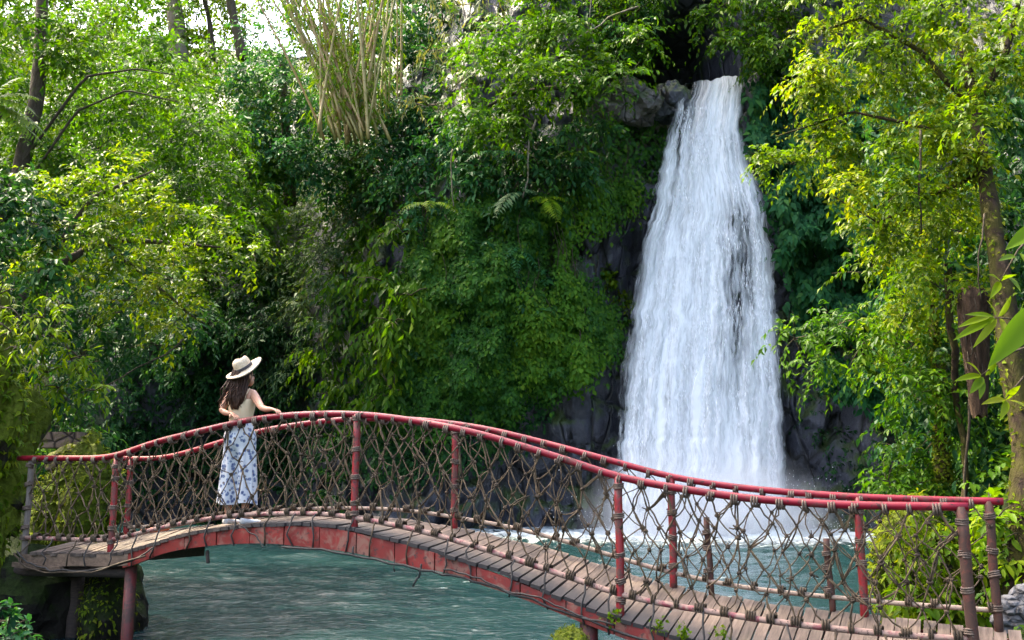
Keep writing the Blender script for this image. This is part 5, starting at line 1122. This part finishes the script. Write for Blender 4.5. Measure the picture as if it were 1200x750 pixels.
    # hair
    hm, n, b = mat_new('hair'); nz = noise(n, 30, 3, .6, coords(n, 'Object', (4, 4, .4))); r_ = ramp(n, nz.outputs['Fac'], [(.3, (.014, .007, .004)), (.55, (.045, .020, .010)), (.8, (.115, .050, .025))]); n.links.new(r_.outputs[0], b.inputs['Base Color']); b.inputs['Roughness'].default_value = .5; b.inputs['Specular IOR Level'].default_value = .2
    rh = np.random.default_rng(33); gh = Geo(); rings = []; q = np.linspace(0, 2 * math.pi, 28, endpoint=False)
    for z in np.linspace(1.645, 1.17, 16):
        t = (1.645 - z) / .475; w_ = np.interp(t, [0, .1, .3, .55, .8, 1], [.055, .092, .092, .098, .088, .035]); dp = np.interp(t, [0, .1, .3, .55, .8, 1], [.05, .085, .085, .05, .042, .02]); cy_ = np.interp(t, [0, .2, .45, .7, 1], [.01, -.005, -.035, -.10, -.115])
        rings.append(L(xyz(np.cos(q) * w_ - .015 * t + .006 * np.sin(q * 6 + z * 20), cy_ + np.sin(q) * dp + .006 * np.sin(q * 9 + z * 31), np.full(28, z) - .012 * np.sin(q * 5) * t)))
    gh.add(np.concatenate(rings), [tuple(f) for f in grid_faces(28, 16, True)] + [tuple(range(28))[::-1], tuple(15 * 28 + k for k in range(28))])
    for k in range(120):
        an = rh.uniform(math.pi * .92, math.pi * 2.08); ex = rh.normal(-.015, .05); ez = rh.uniform(1.18, 1.31); t = np.linspace(0, 1, 12); ph = rh.uniform(0, 6.28); am = rh.uniform(.010, .028)
        x0, y0 = math.cos(an) * .09, math.sin(an) * .085 - .002
        if k < 14: ex = -.135 + rh.normal(0, .012); ez = rh.uniform(1.15, 1.3)
        x = x0 + (ex * 1.25 - x0) * t ** .9 + am * np.sin(t * 11 + ph) * t; y = y0 + (-.125 + rh.normal(0, .018) - y0) * np.clip(t * 1.4, 0, 1) + am * .7 * np.cos(t * 11 + ph) * t; z = 1.60 + (ez - 1.60) * t
        gh.tube(L(xyz(x, y, z)), np.linspace(.009, .0028, 12), 5)
    gh.build('hair', hm, root)
    # face
    gf = Geo(); HC = np.array([.016, .03, 1.52]); ty = -R(28)
    def fpt(x, y, z): return L(HC + np.array([x * math.cos(ty) - y * math.sin(ty), x * math.sin(ty) + y * math.cos(ty), z]))
    def blob(c, r, k=10):
        V = []; 
        for i in range(k // 2 + 1):
            th_ = math.pi * i / (k // 2)
            for j in range(k): V.append(fpt(c[0] + r[0] * math.sin(th_) * math.cos(j * 6.283 / k), c[1] + r[1] * math.sin(th_) * math.sin(j * 6.283 / k), c[2] + r[2] * math.cos(th_)))
        return V, [tuple(f) for f in grid_faces(k, k // 2 + 1, True)]
    gf.add(*blob((0, .088, -.012), (.012, .018, .020))); gf.add(*blob((-.076, .0, -.01), (.008, .016, .028))); gf.add(*blob((.076, .0, -.01), (.008, .016, .028))); gf.add(*blob((0, .062, -.05), (.045, .03, .05))); gf.build('face', skin, root)
    for sx_ in (-1, 1): g2 = Geo(); g2.add(*blob((sx_ * .031, .078, .018), (.013, .008, .008))); g2.build('eye', plain('eye', (.05, .035, .03), .2), root)
    g2 = Geo(); g2.add(*blob((0, .084, -.046), (.022, .010, .007))); g2.build('mouth', plain('lips', (.38, .11, .10), .4), root)
    # hat, tilted back
    st_, n, b = mat_new('straw'); w_ = N(n, 'ShaderNodeTexWave', wave_type='RINGS', rings_direction='Z'); w_.inputs['Scale'].default_value = 60; w_.inputs['Distortion'].default_value = .6; n.links.new(coords(n), w_.inputs['Vector']); nz = noise(n, 40, 4, .6, coords(n))
    r_ = ramp(n, nz.outputs['Fac'], [(.3, (.40, .31, .20)), (.7, (.62, .51, .36))]); n.links.new(r_.outputs[0], b.inputs['Base Color']); b.inputs['Roughness'].default_value = .8; bump(n, b, w_.outputs['Fac'], .4, .003)
    HT_ = np.array([.012, .0, 1.595]); tx = R(31); tyl = -R(20)
    Rt = np.array(Euler((tx, tyl, 0)).to_matrix())
    def hat_ring(r, z, n_=48, oval=1.12, pinch=0.0, wave=0.0):
        q = np.linspace(0, 2 * math.pi, n_, endpoint=False); x = np.cos(q) * r; y = np.sin(q) * r * oval
        zz = np.full(n_, z) + wave * np.sin(q * 2 + .6) - pinch * np.exp(-(x / .028) ** 2) * (.5 + .5 * np.sin(q)); return xyz(x, y, zz) @ Rt.T + HT_
    prof_ = [(.198, .004, .014), (.200, .007, .014), (.185, .006, .011), (.150, .003, .006), (.115, .002, .002), (.098, .006, 0), (.094, .02, 0), (.091, .05, 0), (.088, .085, 0), (.080, .112, 0), (.060, .124, 0), (.03, .126, 0), (.004, .122, 0)]
    hat = loft('hat', [hat_ring(r, z, wave=wv, pinch=.03 if z > .1 else 0) for r, z, wv in prof_], st_, 48, close=False)
    loft('hat_underside', [hat_ring(r, z - .006, wave=wv) for r, z, wv in prof_[::-1][7:]][::1], st_, 48, par=hat)
    loft('hat_band', [hat_ring(.0975, .012), hat_ring(.0985, .016), hat_ring(.0955, .040), hat_ring(.0925, .042)], plain('dark_band', (.018, .015, .018), .7), 48, par=hat)
build_person()
